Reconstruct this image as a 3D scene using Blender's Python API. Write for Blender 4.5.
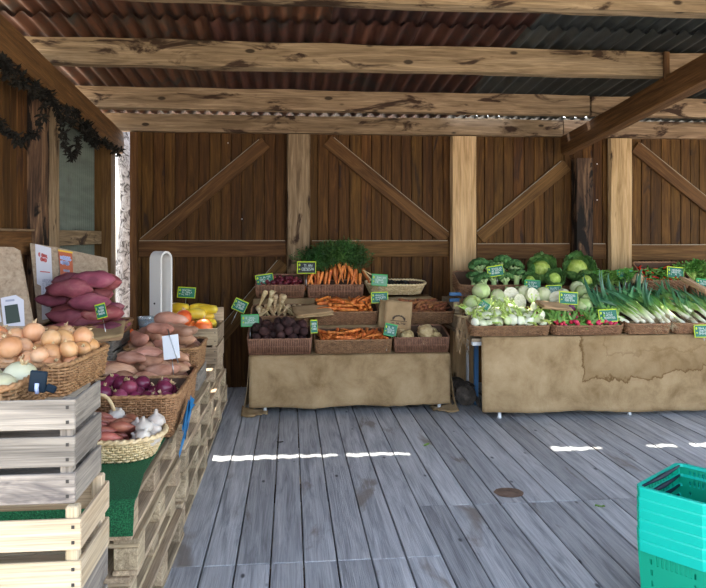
import bpy, bmesh, math, random
import numpy as np
from mathutils import Vector, Matrix, Euler, noise

for o in list(bpy.data.objects):
    bpy.data.objects.remove(o)
scene = bpy.context.scene
COL = scene.collection
PI = math.pi

# ------------------------------------------------------------------ camera, sky, sun, exposure
F, CX, CY, HC = 690.0, 353.0, 236.0, 1.65
YAW = math.radians(5.2)
CS, SN = math.cos(YAW), math.sin(YAW)
cam_d = bpy.data.cameras.new('camera')
cam_d.sensor_fit = 'HORIZONTAL'
cam_d.sensor_width = 36.0
cam_d.lens = F / 706 * 36
cam_d.shift_y = -(294 - CY) / 706
cam_d.clip_start = 0.05
cam_d.clip_end = 400
cam = bpy.data.objects.new('camera', cam_d)
COL.objects.link(cam)
cam.location = (0, 0, HC)
cam.rotation_euler = (PI / 2, 0, -YAW)
scene.camera = cam

SUN_EL = math.radians(60)
world = bpy.data.worlds.new('world')
scene.world = world
world.use_nodes = True
wn = world.node_tree
sky = wn.nodes.new('ShaderNodeTexSky')
sky.sky_type = 'NISHITA'
sky.sun_disc = False
sky.sun_elevation = SUN_EL
sky.sun_rotation = 0.0
sky.air_density = 1.0
sky.dust_density = 3.0
bg = wn.nodes['Background']
bg.inputs['Strength'].default_value = 0.42
hz = wn.nodes.new('ShaderNodeHueSaturation')      # thin haze: a paler, less saturated sky all over
hz.inputs['Saturation'].default_value = 0.60
wn.links.new(sky.outputs['Color'], hz.inputs['Color'])
wn.links.new(hz.outputs['Color'], bg.inputs['Color'])

sun_d = bpy.data.lights.new('sun', 'SUN')
sun_d.energy = 6.0
sun_d.angle = math.radians(0.6)
sun_d.color = (1.0, 0.93, 0.82)
sun = bpy.data.objects.new('sun', sun_d)
COL.objects.link(sun)
sun.location = (0, 12, 12)
sun.rotation_euler = (-(PI / 2 - SUN_EL), 0, 0)

scene.view_settings.view_transform = 'Standard'
scene.view_settings.look = 'None'
scene.view_settings.gamma = 1.0
scene.view_settings.use_curve_mapping = False
scene.view_settings.exposure = 1.58

# ------------------------------------------------------------------ pixel helpers (706 x 588 frame)
def Rz(px, py, zc):
    """point at depth zc along the pixel's ray"""
    xc = (px - CX) / F * zc
    return Vector((xc * CS + zc * SN, zc * CS - xc * SN, HC - (py - CY) / F * zc))

def Gp(px, py, h):
    return Rz(px, py, (HC - h) * F / (py - CY))

def Dp(px, py, Y):
    k = (px - CX) / F
    return Rz(px, py, Y / (CS - k * SN))

def Lp(px, py, X):
    k = (px - CX) / F
    return Rz(px, py, X / (k * CS + SN))

# ------------------------------------------------------------------ materials
def new_mat(name):
    m = bpy.data.materials.new(name)
    m.use_nodes = True
    nt = m.node_tree
    return m, nt, nt.nodes['Principled BSDF']

def c4(c):
    return (c[0], c[1], c[2], 1.0)

def ramp(nt, cols, pos=None):
    r = nt.nodes.new('ShaderNodeValToRGB')
    e = r.color_ramp.elements
    n = len(cols)
    pos = pos or [0.3 + 0.4 * i / (n - 1) for i in range(n)]
    e[0].position, e[0].color = pos[0], c4(cols[0])
    e[1].position, e[1].color = pos[-1], c4(cols[-1])
    for p, c in list(zip(pos, cols))[1:-1]:
        x = e.new(p)
        x.color = c4(c)
    return r

def coords(nt, scale=(1, 1, 1), rnd=True):
    tc = nt.nodes.new('ShaderNodeTexCoord')
    mp = nt.nodes.new('ShaderNodeMapping')
    mp.inputs['Scale'].default_value = scale
    if rnd:
        oi = nt.nodes.new('ShaderNodeObjectInfo')
        ml = nt.nodes.new('ShaderNodeMath'); ml.operation = 'MULTIPLY'; ml.inputs[1].default_value = 37.0
        nt.links.new(oi.outputs['Random'], ml.inputs[0])
        ad = nt.nodes.new('ShaderNodeVectorMath'); ad.operation = 'ADD'
        nt.links.new(tc.outputs['Object'], ad.inputs[0])
        nt.links.new(ml.outputs[0], ad.inputs[1])
        nt.links.new(ad.outputs[0], mp.inputs['Vector'])
    else:
        nt.links.new(tc.outputs['Object'], mp.inputs['Vector'])
    return mp

def noise_n(nt, vec, scale, detail=4, rough=0.55, dist=0.0):
    n = nt.nodes.new('ShaderNodeTexNoise')
    n.inputs['Scale'].default_value = scale
    n.inputs['Detail'].default_value = detail
    n.inputs['Roughness'].default_value = rough
    n.inputs['Distortion'].default_value = dist
    nt.links.new(vec.outputs[0], n.inputs['Vector'])
    return n

def mixc(nt, a, b, fac, mode='MIX'):
    m = nt.nodes.new('ShaderNodeMix')
    m.data_type = 'RGBA'
    m.blend_type = mode
    for s, v in ((m.inputs[6], a), (m.inputs[7], b), (m.inputs[0], fac)):
        if hasattr(v, 'is_output') or hasattr(v, 'links'):
            nt.links.new(v, s)
        elif isinstance(v, (int, float)):
            s.default_value = v
        else:
            s.default_value = c4(v)
    return m.outputs[2]

def rand_val(nt, col, amt, hue=0.0):
    """per-object brightness (and hue) variation"""
    oi = nt.nodes.new('ShaderNodeObjectInfo')
    mr = nt.nodes.new('ShaderNodeMapRange')
    mr.inputs['To Min'].default_value = 1 - amt
    mr.inputs['To Max'].default_value = 1 + amt
    nt.links.new(oi.outputs['Random'], mr.inputs['Value'])
    hs = nt.nodes.new('ShaderNodeHueSaturation')
    nt.links.new(col, hs.inputs['Color'])
    nt.links.new(mr.outputs[0], hs.inputs['Value'])
    if hue:
        ml = nt.nodes.new('ShaderNodeMath'); ml.operation = 'MULTIPLY'; ml.inputs[1].default_value = 7.31
        fr = nt.nodes.new('ShaderNodeMath'); fr.operation = 'FRACT'
        m2 = nt.nodes.new('ShaderNodeMapRange')
        m2.inputs['To Min'].default_value = 0.5 - hue
        m2.inputs['To Max'].default_value = 0.5 + hue
        nt.links.new(oi.outputs['Random'], ml.inputs[0])
        nt.links.new(ml.outputs[0], fr.inputs[0])
        nt.links.new(fr.outputs[0], m2.inputs['Value'])
        nt.links.new(m2.outputs[0], hs.inputs['Hue'])
    return hs.outputs[0]

def bump(nt, bsdf, height, strength, dist=0.01):
    b = nt.nodes.new('ShaderNodeBump')
    b.inputs['Strength'].default_value = strength
    b.inputs['Distance'].default_value = dist
    nt.links.new(height, b.inputs['Height'])
    nt.links.new(b.outputs[0], bsdf.inputs['Normal'])

def plain(name, col, rough=0.6, metal=0.0, spec=0.5):
    m, nt, b = new_mat(name)
    b.inputs['Base Color'].default_value = c4(col)
    b.inputs['Roughness'].default_value = rough
    b.inputs['Metallic'].default_value = metal
    b.inputs['Specular IOR Level'].default_value = spec
    return m

def veg(name, cols, scale=12, rough=0.45, bmp=0.15, stretch=(1, 1, 1), rv=0.15, hue=0.01, spots=None, pos=None, spec=0.4):
    m, nt, b = new_mat(name)
    mp = coords(nt, stretch)
    n = noise_n(nt, mp, scale, 4, 0.6, 0.3)
    r = ramp(nt, cols, pos)
    nt.links.new(n.outputs['Fac'], r.inputs[0])
    col = r.outputs[0]
    if spots:
        mp2 = coords(nt)
        n2 = noise_n(nt, mp2, spots[1], 3, 0.6)
        r2 = ramp(nt, [(0, 0, 0), (1, 1, 1)], [spots[2], spots[2] + 0.08])
        nt.links.new(n2.outputs['Fac'], r2.inputs[0])
        col = mixc(nt, col, spots[0], r2.outputs[0])
    col = rand_val(nt, col, rv, hue)
    nt.links.new(col, b.inputs['Base Color'])
    b.inputs['Roughness'].default_value = rough
    b.inputs['Specular IOR Level'].default_value = spec
    if bmp:
        bump(nt, b, n.outputs['Fac'], bmp, 0.01)
    return m

_AX = {'x': (1, 13, 13), 'y': (13, 1, 13), 'z': (13, 13, 1)}
def wood(name, axis, cols, rough=0.8, rv=0.18, stain=None, knots=0.0, bmp=0.35, grain=2.2, pos=None, spec=0.25, fine=0.72):
    """grain along axis; stain=(colour, scale, threshold): dark rot / weather marks"""
    m, nt, b = new_mat(name + '_' + axis)
    mp = coords(nt, _AX[axis])
    n = noise_n(nt, mp, grain, 6, 0.62, 1.1)
    r = ramp(nt, cols, pos)
    nt.links.new(n.outputs['Fac'], r.inputs[0])
    col = r.outputs[0]
    mpf = coords(nt, tuple(1 if v == 1 else 60 for v in _AX[axis]))
    nf = noise_n(nt, mpf, 3.0, 3, 0.6)
    rf = ramp(nt, [(fine,) * 3, (1.08, 1.08, 1.08)], [0.35, 0.6])
    nt.links.new(nf.outputs['Fac'], rf.inputs[0])
    col = mixc(nt, col, rf.outputs[0], 1.0, 'MULTIPLY')
    if stain:
        mp2 = coords(nt, tuple(1 if v == 1 else 3.2 for v in _AX[axis]))
        n2 = noise_n(nt, mp2, stain[1], 5, 0.6, 0.6)
        r2 = ramp(nt, [(0, 0, 0), (1, 1, 1)], [stain[2], stain[2] + 0.07])
        nt.links.new(n2.outputs['Fac'], r2.inputs[0])
        col = mixc(nt, col, stain[0], r2.outputs[0])
    if knots:
        mp3 = coords(nt, tuple(1 if v == 1 else 2.2 for v in _AX[axis]))
        v = nt.nodes.new('ShaderNodeTexVoronoi')
        v.inputs['Scale'].default_value = 3.2
        nt.links.new(mp3.outputs[0], v.inputs['Vector'])
        r3 = ramp(nt, [(1, 1, 1), (0, 0, 0)], [knots, knots + 0.05])
        nt.links.new(v.outputs['Distance'], r3.inputs[0])
        col = mixc(nt, col, tuple(x * 0.35 for x in cols[0]), r3.outputs[0])
    col = rand_val(nt, col, rv, 0.006)
    nt.links.new(col, b.inputs['Base Color'])
    b.inputs['Roughness'].default_value = rough
    b.inputs['Specular IOR Level'].default_value = spec
    mx = nt.nodes.new('ShaderNodeMath'); mx.operation = 'ADD'
    nt.links.new(n.outputs['Fac'], mx.inputs[0]); nt.links.new(nf.outputs['Fac'], mx.inputs[1])
    bump(nt, b, mx.outputs[0], bmp, 0.006)
    return m

M = {}
WALL = [(0.036, 0.014, 0.0038), (0.083, 0.036, 0.0082), (0.14, 0.064, 0.015)]
for a in 'xz':
    M['wall' + a] = wood('dark_brown_board', a, WALL, rv=0.22, stain=((0.03, 0.014, 0.008), 1.3, 0.60), grain=1.6)
for a in 'xyz':
    M['rail' + a] = wood('brown_rail', a, [(0.058, 0.026, 0.0085), (0.115, 0.054, 0.017), (0.175, 0.088, 0.029)], rv=0.12, grain=1.6)
    M['beam' + a] = wood('old_pale_beam', a, [(0.125, 0.080, 0.042), (0.255, 0.172, 0.096), (0.385, 0.275, 0.165)], rv=0.10,
                         stain=((0.040, 0.020, 0.010), 2.1, 0.565), knots=0.10, grain=1.5)
    M['pallet' + a] = wood('pallet_wood', a, [(0.22, 0.16, 0.10), (0.42, 0.32, 0.205), (0.56, 0.44, 0.295)], rv=0.28, grain=1.8)
    M['pine' + a] = wood('fresh_pine', a, [(0.43, 0.32, 0.19), (0.53, 0.42, 0.275), (0.58, 0.48, 0.34)], rv=0.08, grain=1.2, bmp=0.12)
    M['greycrate' + a] = wood('weathered_crate_wood', a, [(0.13, 0.113, 0.095), (0.26, 0.226, 0.187), (0.35, 0.306, 0.25)], rv=0.25,
                              stain=((0.11, 0.095, 0.085), 3.0, 0.62), grain=1.8)
M['floory'] = wood('grey_floor_board', 'y', [(0.20, 0.208, 0.225), (0.36, 0.371, 0.392), (0.48, 0.486, 0.50)], rv=0.20, rough=0.62, fine=0.82,
                   stain=((0.20, 0.18, 0.165), 1.1, 0.62), knots=0.05, grain=1.4, bmp=0.5, spec=0.35)
M['darkpost'] = wood('rotten_dark_post', 'x', [(0.02, 0.012, 0.008), (0.10, 0.055, 0.03), (0.30, 0.18, 0.09)], stain=((0.010, 0.007, 0.005), 2.4, 0.50), grain=1.5)
M['yellowpost'] = wood('bleached_yellow_post', 'x', [(0.30, 0.19, 0.08), (0.52, 0.35, 0.17), (0.64, 0.45, 0.24)], rv=0.06, stain=((0.05, 0.03, 0.015), 2.2, 0.63), grain=1.2)

def sheet_mat(name, cols, stain, rough=0.75, metal=0.0):
    m, nt, b = new_mat(name)
    mp = coords(nt, (6, 0.7, 6))
    n = noise_n(nt, mp, 1.4, 6, 0.65, 0.4)
    r = ramp(nt, cols)
    nt.links.new(n.outputs['Fac'], r.inputs[0])
    mp2 = coords(nt, (2, 2, 2))
    n2 = noise_n(nt, mp2, 1.6, 5, 0.65)
    r2 = ramp(nt, [(0, 0, 0), (1, 1, 1)], [0.52, 0.66])
    nt.links.new(n2.outputs['Fac'], r2.inputs[0])
    col = mixc(nt, r.outputs[0], stain, r2.outputs[0])
    col = rand_val(nt, col, 0.2)
    nt.links.new(col, b.inputs['Base Color'])
    b.inputs['Roughness'].default_value = rough
    b.inputs['Metallic'].default_value = metal
    return m
M['sheet_rust'] = sheet_mat('rust_red_sheet', [(0.018, 0.005, 0.003), (0.048, 0.011, 0.005), (0.08, 0.022, 0.009)], (0.016, 0.011, 0.009))
M['sheet_orange'] = sheet_mat('rust_orange_sheet', [(0.018, 0.007, 0.003), (0.11, 0.035, 0.010), (0.06, 0.045, 0.026)], (0.035, 0.03, 0.022))
M['sheet_grey'] = sheet_mat('galvanised_grey_sheet', [(0.015, 0.017, 0.016), (0.034, 0.038, 0.036), (0.062, 0.067, 0.062)], (0.05, 0.054, 0.047), 0.6)
M['sheet_wall'] = sheet_mat('grey_green_sheet', [(0.07, 0.085, 0.065), (0.10, 0.12, 0.095), (0.13, 0.15, 0.12)], (0.085, 0.095, 0.075), 0.7)

def burlap_mat(name, stains):
    m, nt, b = new_mat(name)
    mp = coords(nt, (1, 1, 1), rnd=False)
    n = noise_n(nt, mp, 3.4, 6, 0.66, 0.3)
    r = ramp(nt, [(0.235, 0.150, 0.072), (0.39, 0.268, 0.142), (0.50, 0.36, 0.205)])
    nt.links.new(n.outputs['Fac'], r.inputs[0])
    col = r.outputs[0]
    # weave
    wv = []
    for ax in 'XZ':
        w = nt.nodes.new('ShaderNodeTexWave')
        w.wave_type = 'BANDS'; w.bands_direction = ax
        w.inputs['Scale'].default_value = 55
        w.inputs['Distortion'].default_value = 1.2
        w.inputs['Detail'].default_value = 2
        nt.links.new(mp.outputs[0], w.inputs['Vector'])
        wv.append(w)
    mxn = nt.nodes.new('ShaderNodeMath'); mxn.operation = 'MULTIPLY'
    nt.links.new(wv[0].outputs['Fac'], mxn.inputs[0]); nt.links.new(wv[1].outputs['Fac'], mxn.inputs[1])
    rw = ramp(nt, [(0.80, 0.80, 0.80), (1.08, 1.08, 1.08)], [0.0, 0.6])
    nt.links.new(mxn.outputs[0], rw.inputs[0])
    col = mixc(nt, col, rw.outputs[0], 1.0, 'MULTIPLY')
    if stains:
        # one water stain: everything right of x0 and above a ragged line is tinted, with a dark tide mark along its edge
        sx = nt.nodes.new('ShaderNodeSeparateXYZ')
        nt.links.new(mp.outputs[0], sx.inputs[0])
        n2 = noise_n(nt, coords(nt, (1.0, 1.0, 0.8), rnd=False), 3.0, 7, 0.62, 0.3)
        n3 = noise_n(nt, coords(nt, (1.0, 1.0, 1.0), rnd=False), 1.1, 3, 0.5, 0.0)
        def mth(op, a, b):
            q = nt.nodes.new('ShaderNodeMath'); q.operation = op
            for k, v in ((0, a), (1, b)):
                if isinstance(v, (int, float)): q.inputs[k].default_value = v
                else: nt.links.new(v, q.inputs[k])
            return q.outputs[0]
        wob = mth('MULTIPLY', mth('SUBTRACT', n2.outputs['Fac'], 0.5), 0.48)
        wob3 = mth('MULTIPLY', mth('SUBTRACT', n3.outputs['Fac'], 0.5), 0.5)
        dx = mth('ADD', mth('SUBTRACT', sx.outputs['X'], 2.62), wob)
        dz = mth('ADD', mth('ADD', mth('SUBTRACT', sx.outputs['Z'], 0.36), wob), wob3)
        fld = mth('MINIMUM', dx, dz)
        r2 = ramp(nt, [(0, 0, 0), (1, 1, 1), (0.35, 0.35, 0.35), (0.16, 0.16, 0.16)], [0.0, 0.012, 0.035, 0.22])
        nt.links.new(fld, r2.inputs[0])
        col = mixc(nt, col, (0.14, 0.078, 0.028), r2.outputs[0])
        fl2 = mth('SUBTRACT', mth('ADD', mth('SUBTRACT', sx.outputs['Z'], 0.58), wob3), mth('MULTIPLY', wob, -0.8))
        r4 = ramp(nt, [(0, 0, 0), (0.4, 0.4, 0.4), (0, 0, 0)], [0.0, 0.012, 0.035])
        nt.links.new(mth('MINIMUM', fl2, mth('SUBTRACT', dx, 0.25)), r4.inputs[0])
        col = mixc(nt, col, (0.16, 0.09, 0.035), r4.outputs[0])
        mul = col
    nt.links.new(col, b.inputs['Base Color'])
    b.inputs['Roughness'].default_value = 0.95
    b.inputs['Specular IOR Level'].default_value = 0.1
    bump(nt, b, mxn.outputs[0], 0.35, 0.004)
    return m
M['burlap'] = burlap_mat('burlap_plain', False)
M['burlap_stained'] = burlap_mat('burlap_stained', True)

def wicker_mat(name, cols, rv=0.08):
    return veg(name, cols, scale=30, rough=0.6, bmp=0.1, rv=rv, hue=0.004)
M['wicker'] = wicker_mat('honey_wicker', [(0.19, 0.092, 0.038), (0.34, 0.18, 0.080), (0.46, 0.27, 0.13)])
M['wicker_red'] = wicker_mat('red_brown_wicker', [(0.16, 0.075, 0.045), (0.26, 0.125, 0.075), (0.35, 0.18, 0.11)])
M['wicker_dark'] = wicker_mat('brown_wicker', [(0.17, 0.085, 0.042), (0.27, 0.14, 0.068), (0.36, 0.20, 0.10)])
M['wicker_pale'] = wicker_mat('pale_willow', [(0.52, 0.37, 0.18), (0.70, 0.54, 0.30), (0.80, 0.66, 0.42)])
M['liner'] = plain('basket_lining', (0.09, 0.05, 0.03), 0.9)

M['onion'] = veg('onion_skin', [(0.45, 0.19, 0.07), (0.66, 0.34, 0.15), (0.80, 0.52, 0.30)], 7, 0.32, 0.05, (1, 1, 0.5), rv=0.12, hue=0.012)
M['onion_neck'] = veg('dry_onion_neck', [(0.42, 0.27, 0.13), (0.70, 0.52, 0.30)], 30, 0.8, 0.2)
M['white_onion'] = veg('white_onion_skin', [(0.42, 0.43, 0.21), (0.52, 0.51, 0.34), (0.58, 0.57, 0.43)], 5, 0.3, 0.03, (1, 1, 0.4), rv=0.06)
M['red_onion'] = veg('red_onion_skin', [(0.10, 0.012, 0.035), (0.22, 0.03, 0.075), (0.38, 0.10, 0.15)], 7, 0.22, 0.04, (1, 1, 0.5), rv=0.25)
M['shallot'] = veg('shallot_skin', [(0.22, 0.055, 0.045), (0.38, 0.125, 0.085), (0.54, 0.26, 0.16)], 14, 0.35, 0.1, (0.25, 1.4, 1.4), rv=0.3, hue=0.015)
M['garlic'] = veg('garlic_skin', [(0.46, 0.38, 0.31), (0.62, 0.56, 0.49), (0.68, 0.64, 0.58)], 18, 0.55, 0.1, rv=0.05)
M['sweet'] = veg('sweet_potato_skin', [(0.32, 0.135, 0.075), (0.53, 0.27, 0.175), (0.66, 0.40, 0.29)], 13, 0.75, 0.5, (0.5, 1, 1), rv=0.2, hue=0.012, spots=((0.22, 0.10, 0.06), 45, 0.68))
M['purple'] = veg('purple_sweet_potato_skin', [(0.13, 0.030, 0.040), (0.26, 0.062, 0.080), (0.38, 0.16, 0.14)], 11, 0.7, 0.5, (0.5, 1, 1), rv=0.35, hue=0.02, spots=((0.50, 0.33, 0.20), 13, 0.69))
M['pumpkin'] = veg('orange_squash_skin', [(0.62, 0.10, 0.02), (0.78, 0.17, 0.03), (0.85, 0.26, 0.05)], 6, 0.35, 0.08, rv=0.12)
M['yellow_squash'] = veg('yellow_squash_skin', [(0.72, 0.42, 0.02), (0.85, 0.58, 0.04), (0.88, 0.68, 0.14)], 6, 0.35, 0.06, rv=0.1)
M['carrot'] = veg('carrot_skin', [(0.36, 0.085, 0.018), (0.66, 0.18, 0.035), (0.80, 0.28, 0.07)], 16, 0.5, 0.2, (2.5, 0.6, 0.6), rv=0.2, hue=0.008)
M['dirty_carrot'] = veg('earthy_carrot_skin', [(0.14, 0.055, 0.03), (0.30, 0.11, 0.045), (0.48, 0.18, 0.06)], 16, 0.75, 0.25, (2, 0.7, 0.7), rv=0.3, hue=0.01)
M['parsnip'] = veg('parsnip_skin', [(0.45, 0.30, 0.14), (0.64, 0.48, 0.27), (0.76, 0.62, 0.40)], 16, 0.65, 0.2, (2.5, 0.6, 0.6), rv=0.12)
M['beet'] = veg('beetroot_skin', [(0.016, 0.006, 0.006), (0.040, 0.014, 0.013), (0.095, 0.042, 0.036)], 14, 0.8, 0.25, rv=0.35)
M['celeriac'] = veg('celeriac_skin', [(0.26, 0.16, 0.065), (0.54, 0.40, 0.20), (0.70, 0.57, 0.33)], 18, 0.85, 0.9, rv=0.1)
M['radish'] = veg('radish_skin', [(0.42, 0.015, 0.05), (0.62, 0.03, 0.09), (0.72, 0.10, 0.16)], 10, 0.3, 0.02, rv=0.2)
M['cabbage'] = veg('pale_cabbage_leaf', [(0.30, 0.45, 0.13), (0.48, 0.62, 0.26), (0.64, 0.72, 0.42)], 5, 0.4, 0.25, rv=0.1, hue=0.012)
M['cabbage_white'] = veg('white_cabbage_leaf', [(0.45, 0.55, 0.25), (0.64, 0.68, 0.42), (0.76, 0.77, 0.58)], 6, 0.4, 0.2, rv=0.08)
M['cabbage_cut'] = veg('cut_cabbage_heart', [(0.55, 0.56, 0.34), (0.76, 0.72, 0.56), (0.85, 0.82, 0.70)], 22, 0.6, 0.2, (1, 1, 3), rv=0.05)
M['savoy'] = veg('savoy_leaf', [(0.05, 0.14, 0.04), (0.12, 0.27, 0.075), (0.24, 0.40, 0.13)], 30, 0.5, 0.9, rv=0.15, hue=0.015)
M['savoy_heart'] = veg('savoy_heart_leaf', [(0.22, 0.36, 0.05), (0.38, 0.52, 0.09), (0.50, 0.60, 0.18)], 26, 0.5, 0.8, rv=0.1)
M['broccoli'] = veg('broccoli_floret', [(0.02, 0.07, 0.02), (0.055, 0.15, 0.04), (0.13, 0.25, 0.07)], 60, 0.8, 1.0, rv=0.2)
M['broccoli_stalk'] = veg('broccoli_stalk', [(0.30, 0.44, 0.16), (0.48, 0.60, 0.28)], 14, 0.5, 0.1, rv=0.1)
M['fennel'] = veg('fennel_bulb', [(0.55, 0.66, 0.30), (0.76, 0.80, 0.56), (0.88, 0.88, 0.76)], 9, 0.35, 0.15, (1, 1, 0.25), rv=0.06)
M['fennel_stalk'] = veg('fennel_stalk', [(0.34, 0.52, 0.09), (0.58, 0.70, 0.24)], 10, 0.4, 0.1, rv=0.12)
M['frond'] = veg('feathery_green_leaf', [(0.012, 0.048, 0.008), (0.03, 0.09, 0.014), (0.07, 0.16, 0.03)], 6, 0.6, 0, rv=0.3, hue=0.015)
M['leafgreen'] = veg('fresh_green_leaf', [(0.05, 0.16, 0.02), (0.13, 0.30, 0.05), (0.26, 0.45, 0.09)], 8, 0.5, 0.1, rv=0.25, hue=0.015)
M['leafpale'] = veg('pale_green_leaf', [(0.25, 0.40, 0.05), (0.45, 0.56, 0.11), (0.60, 0.66, 0.24)], 8, 0.5, 0.1, rv=0.2, hue=0.015)
M['chilli_green'] = veg('green_chilli', [(0.03, 0.10, 0.015), (0.08, 0.20, 0.03), (0.16, 0.28, 0.05)], 9, 0.25, 0, rv=0.3)
M['chilli_red'] = veg('red_chilli', [(0.42, 0.03, 0.01), (0.62, 0.06, 0.02)], 9, 0.25, 0, rv=0.2)
M['root_hair'] = veg('root_hair', [(0.45, 0.33, 0.18), (0.70, 0.58, 0.38)], 20, 0.8, 0, rv=0.1)
M['straw'] = veg('dry_straw', [(0.24, 0.16, 0.08), (0.48, 0.35, 0.19)], 20, 0.9, 0, rv=0.2)
M['husk'] = veg('dark_husk', [(0.03, 0.025, 0.02), (0.09, 0.075, 0.06), (0.18, 0.15, 0.12)], 14, 0.9, 0.4, rv=0.2)
M['black_leaf'] = veg('blackish_leaf', [(0.006, 0.007, 0.006), (0.02, 0.022, 0.018)], 14, 0.6, 0.3, rv=0.3)
M['vine'] = veg('dry_dark_vine', [(0.006, 0.005, 0.003), (0.018, 0.014, 0.008)], 14, 0.9, 0, rv=0.3)
M['kraft'] = veg('kraft_paper', [(0.30, 0.19, 0.095), (0.40, 0.26, 0.135), (0.46, 0.31, 0.17)], 6, 0.85, 0.15, rv=0.06)
M['cardboard'] = veg('fibre_board', [(0.26, 0.20, 0.13), (0.36, 0.28, 0.19), (0.44, 0.36, 0.25)], 40, 0.95, 0.3, rv=0.05)
M['white_plastic'] = plain('white_plastic', (0.72, 0.70, 0.66), 0.45)
M['white_paint'] = plain('white_paint_metal', (0.72, 0.74, 0.76), 0.5)
M['blue_metal'] = plain('blue_painted_metal', (0.05, 0.16, 0.34), 0.45)
M['blue_plastic'] = plain('blue_plastic', (0.04, 0.20, 0.42), 0.45)
M['blue_net'] = plain('blue_netting', (0.01, 0.18, 0.42), 0.5)
M['basket_green'] = plain('green_basket_plastic', (0.0, 0.33, 0.19), 0.38)
M['basket_rim'] = plain('turquoise_rim_plastic', (0.0, 0.50, 0.38), 0.35)
M['handle_black'] = plain('dark_handle_plastic', (0.006, 0.016, 0.028), 0.6, spec=0.2)
M['sign_green'] = plain('sign_green', (0.0, 0.15, 0.085), 0.45)
M['sign_pale'] = plain('sign_pale_green', (0.13, 0.33, 0.20), 0.45)
M['sign_black'] = plain('sign_black', (0.012, 0.02, 0.018), 0.5)
M['sign_border'] = plain('sign_lime_border', (0.50, 0.66, 0.0), 0.45)
M['sign_border2'] = plain('sign_leaf_green_border', (0.02, 0.36, 0.06), 0.45)
M['chalk'] = plain('white_chalk_pen', (0.50, 0.58, 0.54), 0.7)
M['sign_white'] = plain('blank_white_card', (0.74, 0.77, 0.80), 0.5)
M['paper_white'] = plain('white_paper', (0.62, 0.62, 0.68), 0.7)
M['ink_red'] = plain('red_ink', (0.55, 0.10, 0.09), 0.7)
M['ink_grey'] = plain('grey_ink', (0.34, 0.36, 0.46), 0.7)
M['ink_blue'] = plain('pale_blue_ink', (0.45, 0.52, 0.78), 0.7)
M['poster_orange'] = plain('orange_paper', (0.46, 0.10, 0.03), 0.6)
M['poster_yellow'] = plain('yellow_paper', (0.80, 0.50, 0.03), 0.6)
M['ink_dark'] = plain('dark_print', (0.03, 0.05, 0.04), 0.6)
M['logo'] = plain('brown_logo_print', (0.06, 0.035, 0.02), 0.7)
M['steel'] = plain('steel', (0.5, 0.5, 0.5), 0.3, 1.0)
M['nail'] = plain('dark_nail', (0.03, 0.025, 0.02), 0.6)

def turf_mat():
    m, nt, b = new_mat('green_turf')
    mp = coords(nt, (1, 1, 1), rnd=False)
    n = noise_n(nt, mp, 160, 3, 0.7)
    r = ramp(nt, [(0.0, 0.035, 0.012), (0.008, 0.12, 0.04), (0.03, 0.24, 0.09)])
    nt.links.new(n.outputs['Fac'], r.inputs[0])
    nt.links.new(r.outputs[0], b.inputs['Base Color'])
    b.inputs['Roughness'].default_value = 0.9
    bump(nt, b, n.outputs['Fac'], 1.0, 0.01)
    return m
M['turf'] = turf_mat()

def leek_mat():
    m, nt, b = new_mat('leek_skin')
    tc = nt.nodes.new('ShaderNodeTexCoord')
    sp = nt.nodes.new('ShaderNodeSeparateXYZ')
    nt.links.new(tc.outputs['Object'], sp.inputs[0])
    r = ramp(nt, [(0.82, 0.80, 0.66), (0.78, 0.82, 0.58), (0.34, 0.52, 0.12), (0.06, 0.19, 0.07), (0.035, 0.13, 0.075)], [0.0, 0.07, 0.16, 0.30, 0.50])
    nt.links.new(sp.outputs['Z'], r.inputs[0])
    col = rand_val(nt, r.outputs[0], 0.18, 0.015)
    nt.links.new(col, b.inputs['Base Color'])
    b.inputs['Roughness'].default_value = 0.4
    return m
M['leek'] = leek_mat()

def glass_mat():
    m, nt, b = new_mat('clear_plastic')
    b.inputs['Base Color'].default_value = (0.75, 0.85, 0.92, 1)
    b.inputs['Roughness'].default_value = 0.15
    b.inputs['Transmission Weight'].default_value = 0.8
    b.inputs['IOR'].default_value = 1.3
    return m
M['clear'] = glass_mat()

def bark_mat():
    m, nt, b = new_mat('peeling_bark')
    mp = coords(nt, (9, 9, 7))
    n = noise_n(nt, mp, 1.6, 6, 0.65, 1.6)
    r = ramp(nt, [(0.04, 0.033, 0.03), (0.24, 0.225, 0.21), (0.40, 0.385, 0.37)], [0.40, 0.50, 0.7])
    nt.links.new(n.outputs['Fac'], r.inputs[0])
    nt.links.new(r.outputs[0], b.inputs['Base Color'])
    b.inputs['Roughness'].default_value = 0.9
    bump(nt, b, n.outputs['Fac'], 0.8, 0.02)
    return m
M['bark'] = bark_mat()
def gravel_mat():
    m, nt, b = new_mat('gravel_yard')
    mp = coords(nt, (1, 1, 1), rnd=False)
    n = noise_n(nt, mp, 14, 6, 0.7)
    r = ramp(nt, [(0.30, 0.26, 0.21), (0.46, 0.41, 0.34), (0.58, 0.53, 0.45)])
    nt.links.new(n.outputs['Fac'], r.inputs[0])
    nt.links.new(r.outputs[0], b.inputs['Base Color'])
    b.inputs['Roughness'].default_value = 1.0
    return m
M['gravel'] = gravel_mat()

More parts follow.
